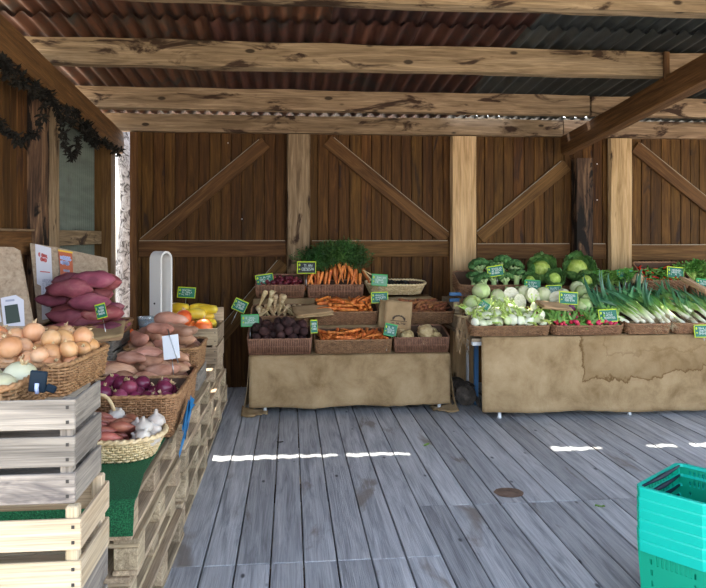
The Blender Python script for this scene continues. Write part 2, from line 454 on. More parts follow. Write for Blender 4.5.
# ------------------------------------------------------------------ mesh building
class MB:
    def __init__(self):
        self.v = []; self.f = []
    def add(self, vs, fs):
        o = len(self.v)
        self.v += [tuple(p) for p in vs]
        self.f += [tuple(i + o for i in q) for q in fs]
        return self
    def box(self, c, s, rot=None):
        c = Vector(c); hx, hy, hz = s[0] / 2, s[1] / 2, s[2] / 2
        vs = []
        for x, y, z in ((-1, -1, -1), (1, -1, -1), (1, 1, -1), (-1, 1, -1), (-1, -1, 1), (1, -1, 1), (1, 1, 1), (-1, 1, 1)):
            p = Vector((x * hx, y * hy, z * hz))
            if rot is not None:
                p = rot @ p
            vs.append(c + p)
        return self.add(vs, [(0, 3, 2, 1), (4, 5, 6, 7), (0, 1, 5, 4), (1, 2, 6, 5), (2, 3, 7, 6), (3, 0, 4, 7)])
    def tube(self, path, radii, n=8, closed=False, squash=None):
        path = [Vector(p) for p in path]
        m = len(path)
        if isinstance(radii, (int, float)):
            radii = [radii] * m
        vs = []; up = None
        for i, p in enumerate(path):
            if closed:
                t = path[(i + 1) % m] - path[i - 1]
            else:
                t = path[min(i + 1, m - 1)] - path[max(i - 1, 0)]
            if t.length < 1e-9:
                t = Vector((0, 0, 1))
            t.normalize()
            if up is None:
                a = Vector((0, 0, 1)) if abs(t.z) < 0.9 else Vector((1, 0, 0))
                up = (a - t * a.dot(t)).normalized()
            else:
                up = up - t * up.dot(t)
                if up.length < 1e-6:
                    a = Vector((0, 0, 1)) if abs(t.z) < 0.9 else Vector((1, 0, 0))
                    up = a - t * a.dot(t)
                up.normalize()
            sd = t.cross(up)
            for k in range(n):
                a = 2 * PI * k / n
                q = up * math.cos(a) * radii[i] * (squash or 1) + sd * math.sin(a) * radii[i]
                vs.append(p + q)
        fs = []
        for i in range(m if closed else m - 1):
            j = (i + 1) % m
            for k in range(n):
                l = (k + 1) % n
                fs.append((i * n + k, i * n + l, j * n + l, j * n + k))
        if not closed:
            fs.append(tuple(range(n - 1, -1, -1)))
            fs.append(tuple((m - 1) * n + k for k in range(n)))
        return self.add(vs, fs)
    def lathe(self, prof, n=16, lobes=0, amp=0.0, sx=1.0, sy=1.0, jit=0.0, seed=0):
        vs = []; fs = []
        for i, (r, z) in enumerate(prof):
            for k in range(n):
                a = 2 * PI * k / n
                rr = r * (1 + (amp * abs(math.cos(lobes * a / 2)) if lobes else 0))
                x, y = rr * math.cos(a) * sx, rr * math.sin(a) * sy
                if jit:
                    q = noise.noise(Vector((x * 9 + seed, y * 9, z * 9))) * jit
                    x *= 1 + q; y *= 1 + q
                vs.append((x, y, z))
        for i in range(len(prof) - 1):
            for k in range(n):
                l = (k + 1) % n
                fs.append((i * n + k, i * n + l, (i + 1) * n + l, (i + 1) * n + k))
        fs.append(tuple(range(n - 1, -1, -1)))
        fs.append(tuple((len(prof) - 1) * n + k for k in range(n)))
        return self.add(vs, fs)
    def blob(self, c, r, amp=0.1, freq=3.0, seed=0, nu=14, nv=9):
        vs = []; fs = []
        c = Vector(c)
        for j in range(nv + 1):
            ph = PI * j / nv
            for k in range(nu):
                a = 2 * PI * k / nu
                d = Vector((math.sin(ph) * math.cos(a), math.sin(ph) * math.sin(a), -math.cos(ph)))
                s = 1 + amp * noise.noise(d * freq + Vector((seed * 3.7, seed * 1.3, seed)))
                vs.append(c + Vector((d.x * r[0], d.y * r[1], d.z * r[2])) * s)
        for j in range(nv):
            for k in range(nu):
                l = (k + 1) % nu
                fs.append((j * nu + k, j * nu + l, (j + 1) * nu + l, (j + 1) * nu + k))
        return self.add(vs, fs)
    def ribbon(self, path, widths, side, fold=0.0):
        """thin leaf blade along path; side = sideways direction; fold = V fold depth"""
        path = [Vector(p) for p in path]
        vs = []; fs = []
        m = len(path)
        for i, p in enumerate(path):
            t = (path[min(i + 1, m - 1)] - path[max(i - 1, 0)]).normalized()
            s = (Vector(side) - t * Vector(side).dot(t))
            s = s.normalized() if s.length > 1e-6 else Vector((1, 0, 0))
            nrm = t.cross(s)
            w = widths[i] / 2
            vs += [p - s * w + nrm * fold * w, p, p + s * w + nrm * fold * w]
        for i in range(m - 1):
            a = i * 3
            fs += [(a, a + 1, a + 4, a + 3), (a + 1, a + 2, a + 5, a + 4)]
        return self.add(vs, fs)
    def mesh(self, name, smooth=True, mat=None):
        me = bpy.data.meshes.new(name)
        me.from_pydata(self.v, [], self.f)
        if smooth:
            me.polygons.foreach_set('use_smooth', [True] * len(me.polygons))
        if mat:
            me.materials.append(M[mat] if isinstance(mat, str) else mat)
        me.update()
        return me

def link(name, me, parent=None, mx=None):
    o = bpy.data.objects.new(name, me)
    COL.objects.link(o)
    if parent is not None:
        o.parent = parent
    if mx is not None:
        o.matrix_basis = mx
    return o

def tag(o, label=None, cat=None, group=None, kind=None):
    if label: o['label'] = label
    if cat: o['category'] = cat
    if group: o['group'] = group
    if kind: o['kind'] = kind
    return o

def empty(name, loc=(0, 0, 0), mx=None):
    o = bpy.data.objects.new(name, None)
    COL.objects.link(o)
    o.empty_display_size = 0.1
    o.matrix_basis = mx if mx is not None else Matrix.Translation(loc)
    return o

T = Matrix.Translation
def RX(a): return Matrix.Rotation(a, 4, 'X')
def RY(a): return Matrix.Rotation(a, 4, 'Y')
def RZ(a): return Matrix.Rotation(a, 4, 'Z')
def rad(a): return math.radians(a)

_bc = {}
def cbox(size, mat, ch=0.004):
    """chamfered box mesh centred on the origin, shared between alike pieces"""
    key = (round(size[0], 3), round(size[1], 3), round(size[2], 3), mat, ch)
    if key in _bc:
        return _bc[key]
    bm = bmesh.new()
    bmesh.ops.create_cube(bm, size=1.0)
    bmesh.ops.scale(bm, vec=size, verts=bm.verts)
    if ch:
        bmesh.ops.bevel(bm, geom=list(bm.edges), offset=min(ch, min(size) * 0.3), segments=1, affect='EDGES')
    me = bpy.data.meshes.new(mat)
    bm.to_mesh(me); bm.free()
    me.materials.append(M[mat])
    _bc[key] = me
    return me

def piece(name, c, size, mat, parent, rot=None, ch=0.004):
    mx = T(c) @ (rot if rot is not None else Matrix.Identity(4))
    return link(name, cbox(size, mat, ch), parent, mx)

def rough_beam(name, a, b, w, h, mat, parent, seg=26, jit=0.006, seed=0, up=(0, 0, 1)):
    """old timber from a to b (axis points), local X along it, uneven edges"""
    a, b = Vector(a), Vector(b)
    L = (b - a).length
    vs = []; fs = []
    for i in range(seg + 1):
        x = -L / 2 + L * i / seg
        ring = [(-w / 2, -h / 2), (0, -h / 2), (w / 2, -h / 2), (w / 2, 0), (w / 2, h / 2), (0, h / 2), (-w / 2, h / 2), (-w / 2, 0)]
        for k, (y, z) in enumerate(ring):
            n = noise.noise(Vector((x * 2.3 + seed * 5.1, k * 1.7, seed)))
            n2 = noise.noise(Vector((x * 2.3 + seed * 3.3, k * 1.7 + 40, seed)))
            cr = 0.88 if k in (0, 2, 4, 6) else 1
            vs.append((x, y * cr + n * jit, z * (0.96 if cr < 1 else 1) + n2 * jit))
    for i in range(seg):
        for k in range(8):
            l = (k + 1) % 8
            fs.append((i * 8 + k, (i + 1) * 8 + k, (i + 1) * 8 + l, i * 8 + l))
    fs.append(tuple(range(8))); fs.append(tuple(seg * 8 + 7 - k for k in range(8)))
    me = MB().add(vs, fs).mesh(name, False, mat)
    t = (b - a).normalized()
    u = Vector(up); u = (u - t * u.dot(t)).normalized()
    s = u.cross(t)
    mx = Matrix(((t.x, s.x, u.x, 0), (t.y, s.y, u.y, 0), (t.z, s.z, u.z, 0), (0, 0, 0, 1)))
    return link(name, me, parent, T((a + b) / 2) @ mx)

# ================================================================== THE SETTING
YW = 7.60          # face of the back wall boards
XL = -1.95         # face of the left wall
XR = 7.0
PITCH = 0.085
def roof_z(y):     # top of rafters / bottom of purlins
    return 2.756 + (YW - y) * PITCH

# ground outside
g = link('ground', MB().add([(-40, -40, -0.16), (40, -40, -0.16), (40, 40, -0.16), (-40, 40, -0.16)], [(0, 1, 2, 3)]).mesh('ground', False, 'gravel'))
tag(g, 'pale gravel yard around the shed', kind='structure')

# floor boards
R = random.Random(11)
floor = tag(empty('floor'), 'weathered grey plank floor of the shed', kind='structure')
x = XL - 0.2
BW = 0.176
while x < XR:
    w = BW + R.uniform(-0.012, 0.012)
    joint = 3.50 if x < 0.72 else 4.16
    for (y0, y1) in ((0.7, joint - 0.002), (joint + 0.002, YW + 0.05)):
        piece('floor_board', (x + w / 2, (y0 + y1) / 2, -0.02 + R.uniform(-0.002, 0.002)), (round(w - 0.008, 3), round(y1 - y0, 3), 0.04), 'floory', floor,
              rot=RY(R.uniform(-0.004, 0.004)), ch=0.003)
    x += w
for y in (1.2, 2.4, 3.5, 4.7, 5.9, 7.1):
    piece('joist', ((XL + XR) / 2, y, -0.095), (XR - XL, 0.08, 0.10), 'railx', floor)

# back wall
wall_back = tag(empty('wall_back', (0, YW, 0)), 'back wall of vertical dark brown boards with rails and braces', kind='structure')
def wb(px): return Dp(px, 236, YW).x
R = random.Random(5)
x = -1.715
while x < XR:
    w = R.uniform(0.108, 0.128)
    piece('plank', (x + w / 2, 0.012 + R.uniform(-0.003, 0.003), 1.39), (round(w - 0.006, 3), 0.024, 2.78), 'wallz', wall_back, ch=0.004)
    x += w
piece('backing_board', ((XR - 1.71) / 2, 0.045, 1.29), (XR + 1.71, 0.02, 2.98), 'wallz', wall_back, ch=0)
def wpost(p0, p1, mat, d=0.10, z0=0, z1=2.756, seed=0):
    a, b = wb(p0), wb(p1)
    rough_beam('post', ((a + b) / 2, -d / 2, z0), ((a + b) / 2, -d / 2, z1), b - a, d, mat, wall_back, seg=18, jit=0.006, seed=seed, up=(0, -1, 0))
wpost(131.5, 138.5, 'railx', 0.10, seed=1)
wpost(287, 310, 'beamx', 0.10, seed=2)
wpost(449, 475, 'yellowpost', 0.11, seed=3)
wpost(606, 629, 'yellowpost', 0.10, seed=4)
wpost(570, 588, 'darkpost', 0.16, z1=2.52, seed=6)
M['dust_highlight'] = plain('painted_dust_highlight', (0.34, 0.29, 0.22), 1.0, spec=0.1)  # painted highlight: light caught on dusty top edges of rails and braces
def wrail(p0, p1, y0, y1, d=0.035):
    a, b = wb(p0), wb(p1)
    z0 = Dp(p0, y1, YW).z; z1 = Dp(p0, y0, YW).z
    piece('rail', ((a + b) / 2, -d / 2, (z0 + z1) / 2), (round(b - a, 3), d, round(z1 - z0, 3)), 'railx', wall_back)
    piece('dust_highlight_strip', ((a + b) / 2, -d / 2, z1 + 0.003), (round(b - a - 0.02, 3), d - 0.004, 0.007), 'dust_highlight', wall_back, ch=0)
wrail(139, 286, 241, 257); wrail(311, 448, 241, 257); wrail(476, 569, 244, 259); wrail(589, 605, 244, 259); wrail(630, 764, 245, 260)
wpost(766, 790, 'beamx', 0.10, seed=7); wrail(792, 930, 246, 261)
wpost(931, 956, 'beamx', 0.10, seed=5)
def wbrace(p0, q0, p1, q1, wpx, d=0.03):
    a, b = Dp(p0, q0, YW), Dp(p1, q1, YW)
    m = (a + b) / 2; v = b - a
    ang = math.atan2(v.z, v.x)
    piece('brace', (m.x, -d / 2 - 0.001, m.z), (round(v.length, 3), d, wpx / 90), 'railx', wall_back, rot=RY(-ang))
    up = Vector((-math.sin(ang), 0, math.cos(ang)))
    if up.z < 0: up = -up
    piece('dust_highlight_strip', Vector((m.x, -d / 2 - 0.001, m.z)) + up * (wpx / 180 + 0.003), (round(v.length * 0.96, 3), d - 0.003, 0.006), 'dust_highlight', wall_back, rot=RY(-ang), ch=0)
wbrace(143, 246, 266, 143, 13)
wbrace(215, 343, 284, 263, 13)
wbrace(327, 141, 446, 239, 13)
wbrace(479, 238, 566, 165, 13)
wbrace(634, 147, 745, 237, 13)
# small knot-hole nails
for (px, py) in ((228, 143), (242, 219), (597, 164), (597, 200)):
    p = Dp(px, py, YW)
    piece('nail', (p.x, -0.004, p.z), (0.012, 0.012, 0.012), 'white_paint', wall_back)

# left wall
wall_left = tag(empty('wall_left', (XL, 0, 0)), 'left wall of brown boards and a corrugated sheet panel', kind='structure')
y = 1.6
while y < 5.33:
    w = R.uniform(0.11, 0.13)
    piece('plank', (-0.012, y + w / 2, 1.45), (0.024, round(w - 0.006, 3), 2.9), 'wallz', wall_left)
    y += w
piece('rail', (0.02, 3.5, 1.60), (0.05, 3.6, 0.17), 'raily', wall_left)
piece('rail', (0.045, 3.5, 1.692), (0.05, 3.6, 0.016), 'beamy', wall_left)
a, b = Vector((0.03, 4.05, 2.25)), Vector((0.03, 4.75, 2.80))
rough_beam('brace', a, b, 0.10, 0.05, 'beamx', wall_left, 10, 0.003, 3, up=(1, 0, 0))
rough_beam('post', (0.02, 5.42, 0), (0.02, 5.42, roof_z(5.42) - 0.2), 0.18, 0.17, 'darkpost', wall_left, 18, 0.008, 8, up=(1, 0, 0))
rough_beam('post', (0.05, 5.60, 0), (0.05, 5.60, roof_z(5.6) - 0.2), 0.11, 0.17, 'beamx', wall_left, 18, 0.006, 9, up=(1, 0, 0))
rough_beam('post', (0.05, 7.30, 0), (0.05, 7.30, roof_z(7.3) - 0.2), 0.22, 0.18, 'railx', wall_left, 18, 0.006, 10, up=(1, 0, 0))
def wall_sheet():
    mb = MB(); n = 420; L = 1.56
    vs = []
    for th in (0, 0.002):
        for k in range(n + 1):
            yy = L * k / n
            xx = 0.012 * math.sin(2 * PI * yy / 0.065) - th
            vs += [(xx, yy, 0), (xx, yy, 2.75)]
    fs = []
    o = 2 * (n + 1)
    for k in range(n):
        a = k * 2
        fs += [(a, a + 1, a + 3, a + 2), (o + a, o + a + 2, o + a + 3, o + a + 1)]
    return mb.add(vs, fs).mesh('corrugated_panel', True, 'sheet_wall')
link('corrugated_panel', wall_sheet(), wall_left, T((-0.03, 5.66, 0)))
piece('rail', (0.02, 6.42, 1.635), (0.06, 1.52, 0.13), 'beamy', wall_left)

# roof: rafters, purlins, corrugated sheets
roof = tag(empty('ceiling'), 'lean-to roof of rusty corrugated sheets on old timber purlins', kind='structure')
def rafter(xc, y0, y1, w, h, seed, mat='railx'):
    a = Vector((xc, y0, roof_z(y0) - h / 2)); b = Vector((xc, y1, roof_z(y1) - h / 2))
    rough_beam('rafter', a, b, w, h, mat, roof, 24, 0.007, seed)
rafter(-1.86, 1.3, 7.58, 0.18, 0.235, 21)
rafter(3.09, 1.3, 7.50, 0.14, 0.205, 22)
def purlin(y, x0, x1, h=0.195, w=0.13, seed=0, mat='beamx'):
    z = roof_z(y) + h / 2 + 0.001
    rough_beam('purlin', (x0, y + w / 2, z), (x1, y + w / 2, z), w, h, mat, roof, 60, 0.011, seed)
purlin(7.50, -2.06, 3.05, 0.19, seed=31)
purlin(7.50, 3.06, XR, 0.19, seed=36)
purlin(6.58, -2.06, 2.95, 0.20, seed=32)
purlin(6.58, 2.97, XR, 0.19, seed=37)
purlin(5.36, -2.06, 3.04, 0.205, seed=33)
purlin(5.36, 3.06, XR, 0.20, seed=38)
purlin(4.12, -2.06, 3.04, 0.20, seed=34)
purlin(4.12, 3.06, XR, 0.20, seed=39)
purlin(3.05, -2.06, XR, 0.20, seed=35)
purlin(1.45, -2.06, XR, 0.20, seed=40)
piece('purlin_cleat', (3.04, 5.345, roof_z(5.36) + 0.08), (0.05, 0.02, 0.24), 'railz', roof)

def gapA(x):
    """gaps between the crooked eave sheets, metres wide at x (daylight on the floor)"""
    for (a, b, wa, wb_) in ((-0.78, 0.36, 0.105, 0.015), (0.42, 0.90, 0.045, 0.02), (2.02, 2.42, 0.085, 0.01), (2.80, 3.60, 0.03, 0.09)):
        if a <= x <= b:
            return wa + (wb_ - wa) * (x - a) / (b - a)
    return -0.08
def gapB(x):
    for (a, b, wa, wb_) in ((1.75, 2.42, 0.075, 0.10), (2.98, 3.62, 0.08, 0.05)):
        if a <= x <= b:
            return wa
    return -0.06
YA, YB = 6.93, 7.435
def sheet(x0, x1, y0f, y1f, mat, lift, amp=0.021, pitch=0.125):
    """corrugated sheet; y0f, y1f give its two end lines as functions of x"""
    n = int((x1 - x0) / pitch * 12)
    xm = (x0 + x1) / 2
    ym = (y0f(xm) + y1f(xm)) / 2
    zm = roof_z(ym) + 0.2
    vs = []; fs = []
    for th in (0, 0.0025):
        for k in range(n + 1):
            xx = x0 + (x1 - x0) * k / n
            dz = amp * math.cos(2 * PI * xx / pitch) + amp + lift + th
            for yf in (y0f, y1f):
                yy = yf(xx)
                vs.append((xx - xm, yy - ym, roof_z(yy) + 0.205 + dz - zm))
    o = 2 * (n + 1)
    for k in range(n):
        a = k * 2
        fs += [(a, a + 2, a + 3, a + 1), (o + a, o + a + 1, o + a + 3, o + a + 2)]
    fs += [(0, 1, o + 1, o), (2 * n, o + 2 * n, o + 2 * n + 1, 2 * n + 1)]
    me = MB().add(vs, fs).mesh('roof_sheet', True, mat)
    return link('roof_sheet', me, roof, T((xm, ym, zm)))
R = random.Random(3)
def row(y0f, y1f, lift, mats, xs):
    for i in range(len(xs) - 1):
        sheet(xs[i], xs[i + 1] + 0.05, y0f, y1f, mats[i], lift + (i % 2) * 0.004)
xs_f = [-2.25, -1.45, -0.55, 0.25, 0.95, 1.75, 2.6, 3.45, 4.3, 5.2, 6.1, 7.1]
m_f = ['sheet_orange', 'sheet_orange', 'sheet_orange', 'sheet_rust', 'sheet_rust', 'sheet_grey', 'sheet_grey', 'sheet_grey', 'sheet_grey', 'sheet_grey', 'sheet_grey']
m_r = ['sheet_orange', 'sheet_orange', 'sheet_rust', 'sheet_rust', 'sheet_rust', 'sheet_grey', 'sheet_grey', 'sheet_grey', 'sheet_grey', 'sheet_grey', 'sheet_grey']
xs_r = [-2.25, -1.45, -0.60, 0.15, 0.95, 1.72, 2.55, 3.4, 4.25, 5.15, 6.1, 7.1]
row(lambda x: 1.15, lambda x: 5.35, 0.045, m_f, xs_f)
row(lambda x: 5.03, lambda x: YA - max(gapA(x), 0) / 2, 0.006, m_r, xs_r)
row(lambda x: YA + gapA(x) / 2 if gapA(x) > 0 else YA - 0.08, lambda x: YB - max(gapB(x), 0) / 2, -0.002 - 0.03, m_r, [v + 0.2 for v in xs_r[:-1]] + [7.1])
row(lambda x: YB + gapB(x) / 2 if gapB(x) > 0 else YB - 0.06, lambda x: 7.95, -0.002, m_r, xs_r)

# things outside the corner gap
tr = tag(empty('tree_trunk', (-1.935, 8.35, -0.16)), 'pale peeling tree trunk seen through the corner gap', 'tree')
mb = MB()
mb.tube([(0.03 * math.sin(i * 0.9), 0.02 * math.cos(i), 0.25 * i) for i in range(16)], [0.105 - 0.0018 * i for i in range(16)], 14)
link('trunk', mb.mesh('trunk', True, 'bark'), tr)
mb = MB()
mb.tube([(0, 0, 2.9), (-0.15, 0.2, 3.4), (-0.5, 0.4, 3.9)], [0.05, 0.04, 0.02], 8)
mb.tube([(0, 0, 3.2), (0.2, 0.25, 3.7), (0.35, 0.5, 4.2)], [0.045, 0.035, 0.02], 8)
link('branch', mb.mesh('branch', True, 'bark'), tr)

# ================================================================== BUILDERS
# ---- wicker baskets: local x across, y from 0 (front) to d, z up from the bottom
def rrect(w, d, r, n):
    """n points round a rounded rectangle centred on (0, d/2), with outward normals"""
    r = min(r, w / 2 - 0.001, d / 2 - 0.001)
    segs = []
    cs = [(w / 2 - r, d - r, 0), (-w / 2 + r, d - r, PI / 2), (-w / 2 + r, r, PI), (w / 2 - r, r, 1.5 * PI)]
    pts = []
    for cx_, cy_, a0 in cs:
        for k in range(9):
            a = a0 + PI / 2 * k / 8
            pts.append((cx_ + r * math.cos(a), cy_ + r * math.sin(a), math.cos(a), math.sin(a)))
    pts.append(pts[0])
    L = [0]
    for i in range(len(pts) - 1):
        L.append(L[-1] + math.hypot(pts[i + 1][0] - pts[i][0], pts[i + 1][1] - pts[i][1]))
    out = []
    j = 0
    for k in range(n):
        t = L[-1] * k / n
        while L[j + 1] < t:
            j += 1
        f = (t - L[j]) / max(L[j + 1] - L[j], 1e-9)
        a, b = pts[j], pts[j + 1]
        nx, ny = a[2] + (b[2] - a[2]) * f, a[3] + (b[3] - a[3]) * f
        q = math.hypot(nx, ny)
        out.append((a[0] + (b[0] - a[0]) * f, a[1] + (b[1] - a[1]) * f, nx / q, ny / q))
    return out, L[-1]

_wk = {}
def basket_meshes(w, d, h, style, mat, taper, rc, rimr):
    key = (round(w, 3), round(d, 3), round(h, 3), style, mat, taper, rc, rimr)
    if key in _wk:
        return _wk[key]
    per = 2 * (w + d)
    wall = MB()
    if style == 'weave':
        ns = int(per / 0.026) // 2 * 2
        pts, _ = rrect(w, d, rc, ns * 4)
        rows = max(5, int(h / 0.0125))
        for k in range(rows):
            z = h * (k + 0.5) / rows
            off = -taper * (1 - z / h)
            path = []
            for i, (x, y, nx, ny) in enumerate(pts):
                a = 0.0042 * math.sin(2 * PI * i / 8 + k * PI)
                path.append((x + nx * (off + a), y + ny * (off + a), z))
            wall.tube(path, 0.0058, 4, closed=True)
        for i in range(0, ns * 4, 4):
            x, y, nx, ny = pts[(i + 2) % len(pts)]
            wall.tube([(x - nx * taper, y - ny * taper, 0), (x, y, h)], 0.0045, 4)
    else:   # upright splints
        ns = int(per / 0.0165)
        pts, _ = rrect(w, d, rc, ns)
        for i in range(ns):
            x, y, nx, ny = pts[i]
            rr = 0.0068 if i % 2 else 0.0058
            wall.tube([(x - nx * taper, y - ny * taper, 0), (x - nx * taper * 0.5, y - ny * taper * 0.5, h / 2), (x, y, h)], rr, 5)
        for z in (0.012, h * 0.5):
            off = -taper * (1 - z / h) - 0.003
            wall.tube([(x + nx * off, y + ny * off, z) for x, y, nx, ny in pts], 0.006, 4, closed=True)
    wm = wall.mesh('woven_wall', True, mat)
    nr = max(48, int(per / 0.02))
    pts, _ = rrect(w, d, rc, nr)
    rim = MB()
    for ph in (0, PI):
        path = []
        for i, (x, y, nx, ny) in enumerate(pts):
            a = 2 * PI * i / 4 + ph
            path.append((x + nx * 0.45 * rimr * math.cos(a), y + ny * 0.45 * rimr * math.cos(a), h + 0.45 * rimr * math.sin(a)))
        rim.tube(path, rimr * 0.78, 5, closed=True)
    rm = rim.mesh('rim', True, mat)
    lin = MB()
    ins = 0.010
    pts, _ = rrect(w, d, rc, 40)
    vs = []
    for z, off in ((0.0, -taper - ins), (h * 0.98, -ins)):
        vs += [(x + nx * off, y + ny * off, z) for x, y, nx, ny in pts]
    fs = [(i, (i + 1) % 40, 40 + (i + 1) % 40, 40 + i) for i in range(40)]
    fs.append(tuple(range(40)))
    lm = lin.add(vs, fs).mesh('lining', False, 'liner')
    base = MB().add([(x - nx * taper, y - ny * taper, 0.001) for x, y, nx, ny in pts] + [(x - nx * taper, y - ny * taper, 0.008) for x, y, nx, ny in pts],
                    [tuple(range(39, -1, -1)), tuple(range(40, 80))] + [(i, (i + 1) % 40, 40 + (i + 1) % 40, 40 + i) for i in range(40)])
    bmh = base.mesh('base', False, mat)
    _wk[key] = (wm, rm, lm, bmh)
    return _wk[key]

def basket(x, y, z, w, d, h, label, tilt=0.0, yaw=0.0, style='splint', mat='wicker_red', taper=0.012, rc=0.02, rimr=0.008, group=None, roll=0.0):
    mx = T((x, y, z)) @ RZ(rad(yaw)) @ RX(rad(tilt)) @ RY(rad(roll))
    o = tag(empty('wicker_basket', mx=mx), label, 'basket', group)
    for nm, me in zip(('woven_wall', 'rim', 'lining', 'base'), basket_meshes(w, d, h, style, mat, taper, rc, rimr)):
        link(nm, me, o)
    return mx

# ---- vegetables: VEG[kind] = (list of variants, spheres); variant = (mesh, [(part name, mesh, local matrix)])
VEG = {}
def bulb_profile(r, h, neck=0.18, top=1.0):
    pr = []
    for i in range(13):
        t = i / 12
        a = PI * t
        rr = r * math.sin(a) ** 0.8 if 0 < t < 1 else 0.001
        if t > 0.72:
            rr = max(rr, r * neck * (1.0 - 0.3 * (t - 0.72) / 0.28))
        pr.append((rr, -h / 2 * math.cos(a)))
    return pr

def make_round(kind, r, h, mat, neckmat=None, n=16, variants=3, seed=0, neck=0.15):
    vs = []
    for k in range(variants):
        RR = random.Random(seed + k)
        me = MB().lathe(bulb_profile(r, h * RR.uniform(0.92, 1.06), neck), n, jit=0.09, seed=seed + k * 3.1, sx=RR.uniform(0.94, 1.05)).mesh(kind, True, mat)
        parts = []
        if neckmat:
            mb = MB()
            for j in range(4):
                a = RR.uniform(0, 2 * PI); l = RR.uniform(0.15, 0.4) * r
                mb.tube([(0, 0, h * 0.44), (0.12 * r * math.cos(a), 0.12 * r * math.sin(a), h * 0.5 + l * 0.5), (0.22 * r * math.cos(a), 0.22 * r * math.sin(a), h * 0.5 + l)], [0.13 * r, 0.10 * r, 0.03 * r], 5)
            for j in range(0):
                a = RR.uniform(0, 2 * PI)
                mb.tube([(0, 0, -h * 0.48), (0.25 * r * math.cos(a), 0.25 * r * math.sin(a), -h * 0.56)], [0.03 * r, 0.01 * r], 4)
            parts = [('dry_neck', mb.mesh('dry_neck', True, neckmat), Matrix.Identity(4))]
        vs.append((me, parts))
    VEG[kind] = (vs, [((0, 0, 0), min(r, h / 2) * 0.97)])
make_round('onion', 0.041, 0.077, 'onion', 'onion_neck', 18, 4, 1)
make_round('white_onion', 0.056, 0.098, 'white_onion', 'onion_neck', 18, 2, 20)
make_round('red_onion', 0.046, 0.084, 'red_onion', 'onion_neck', 16, 3, 30)
make_round('beetroot', 0.044, 0.084, 'beet', 'beet', 14, 3, 40)
make_round('orange_squash', 0.075, 0.145, 'pumpkin', 'onion_neck', 20, 2, 50)
make_round('radish', 0.014, 0.030, 'radish', None, 10, 2, 60)
M['dark_red'] = veg('dark_red_root_skin', [(0.06, 0.008, 0.015), (0.16, 0.02, 0.03), (0.26, 0.05, 0.06)], 10, 0.4, 0.1, rv=0.3)
make_round('dark_red_root', 0.022, 0.042, 'dark_red', None, 12, 2, 65)

def make_long(kind, L, r, mat, variants, seed, shape, n=9, bend=0.12, lump=0.12, seg=11, extra=None):
    """long vegetable lying along local X; shape(t) = relative radius"""
    vs = []
    for k in range(variants):
        RR = random.Random(seed + k)
        ba, bb = RR.uniform(-bend, bend), RR.uniform(-bend, bend) * 0.5
        path = []; rad_ = []
        for i in range(seg + 1):
            t = i / seg
            q = math.sin(PI * t)
            path.append(((t - 0.5) * L, ba * L * q + 0.04 * L * bend * noise.noise(Vector((t * 3, k, seed))), bb * L * 0.4 * (q - 0.6)))
            rad_.append(max(r * shape(t) * (1 + lump * noise.noise(Vector((t * 4.0, seed + k * 2.2, 1.5)))), 0.0008))
        mb = MB().tube(path, rad_, n)
        parts = extra(RR, L, r) if extra else []
        vs.append((mb.mesh(kind, True, mat), parts))
    ns = max(2, int(round(L / (1.5 * r))))
    sp = [(((i + 0.5) / ns - 0.5) * L * 0.94, 0, 0) for i in range(ns)]
    sp = [((p[0], 0, 0), max(r * shape(p[0] / L + 0.5) * 0.92, 0.003)) for p in sp]
    VEG[kind] = (vs, sp)
sp_shape = lambda t: max(0.06, math.sin(PI * min(max(t, 0.0), 1.0)) ** 0.55)
make_long('sweet_potato', 0.205, 0.036, 'sweet', 5, 100, sp_shape, 12, 0.16, 0.35)
make_long('purple_sweet_potato', 0.235, 0.049, 'purple', 5, 120, sp_shape, 12, 0.12, 0.35)
make_long('shallot', 0.105, 0.023, 'shallot', 3, 140, lambda t: max(0.08, math.sin(PI * t ** 0.85) ** 0.8), 10, 0.06, 0.1)
make_long('yellow_squash', 0.19, 0.044, 'yellow_squash', 3, 160, lambda t: 0.15 if t < 0.04 or t > 0.97 else 0.62 + 0.38 * math.sin(PI * (t * 0.75 + 0.12)) ** 1.0, 14, 0.05, 0.08)
carrot_shape = lambda t: (0.5 if t < 0.02 else 1.0 - 0.55 * t) if t < 0.9 else 0.45 * (1.03 - t) / 0.13
make_long('carrot', 0.17, 0.0165, 'carrot', 5, 180, carrot_shape, 8, 0.05, 0.12)
make_long('earthy_carrot', 0.18, 0.0165, 'dirty_carrot', 5, 200, carrot_shape, 8, 0.08, 0.2)
pars = lambda t: (0.6 if t < 0.02 else (1.0 - 0.9 * t ** 0.75)) if t < 0.97 else 0.06
make_long('parsnip', 0.22, 0.031, 'parsnip', 4, 220, pars, 9, 0.09, 0.18)
make_long('chilli', 0.085, 0.008, 'chilli_green', 4, 240, lambda t: max(0.1, math.sin(PI * (0.15 + 0.8 * t)) ** 0.7), 6, 0.25, 0.1, seg=6)
make_long('red_chilli', 0.085, 0.0085, 'chilli_red', 3, 250, lambda t: max(0.1, math.sin(PI * (0.15 + 0.8 * t)) ** 0.7), 6, 0.25, 0.1, seg=6)

# celeriac
vs = []
for k in range(3):
    mb = MB().blob((0, 0, 0), (0.075, 0.07, 0.062), 0.35, 2.6, 7 + k, 22, 14)
    RR = random.Random(k)
    for j in range(14):
        a = RR.uniform(0, 2 * PI)
        mb.blob((0.05 * math.cos(a), 0.05 * math.sin(a), RR.uniform(-0.05, -0.02)), (0.016, 0.016, 0.013), 0.5, 3, j, 6, 4)
    vs.append((mb.mesh('celeriac', True, 'celeriac'), []))
VEG['celeriac'] = (vs, [((0, 0, 0), 0.06)])
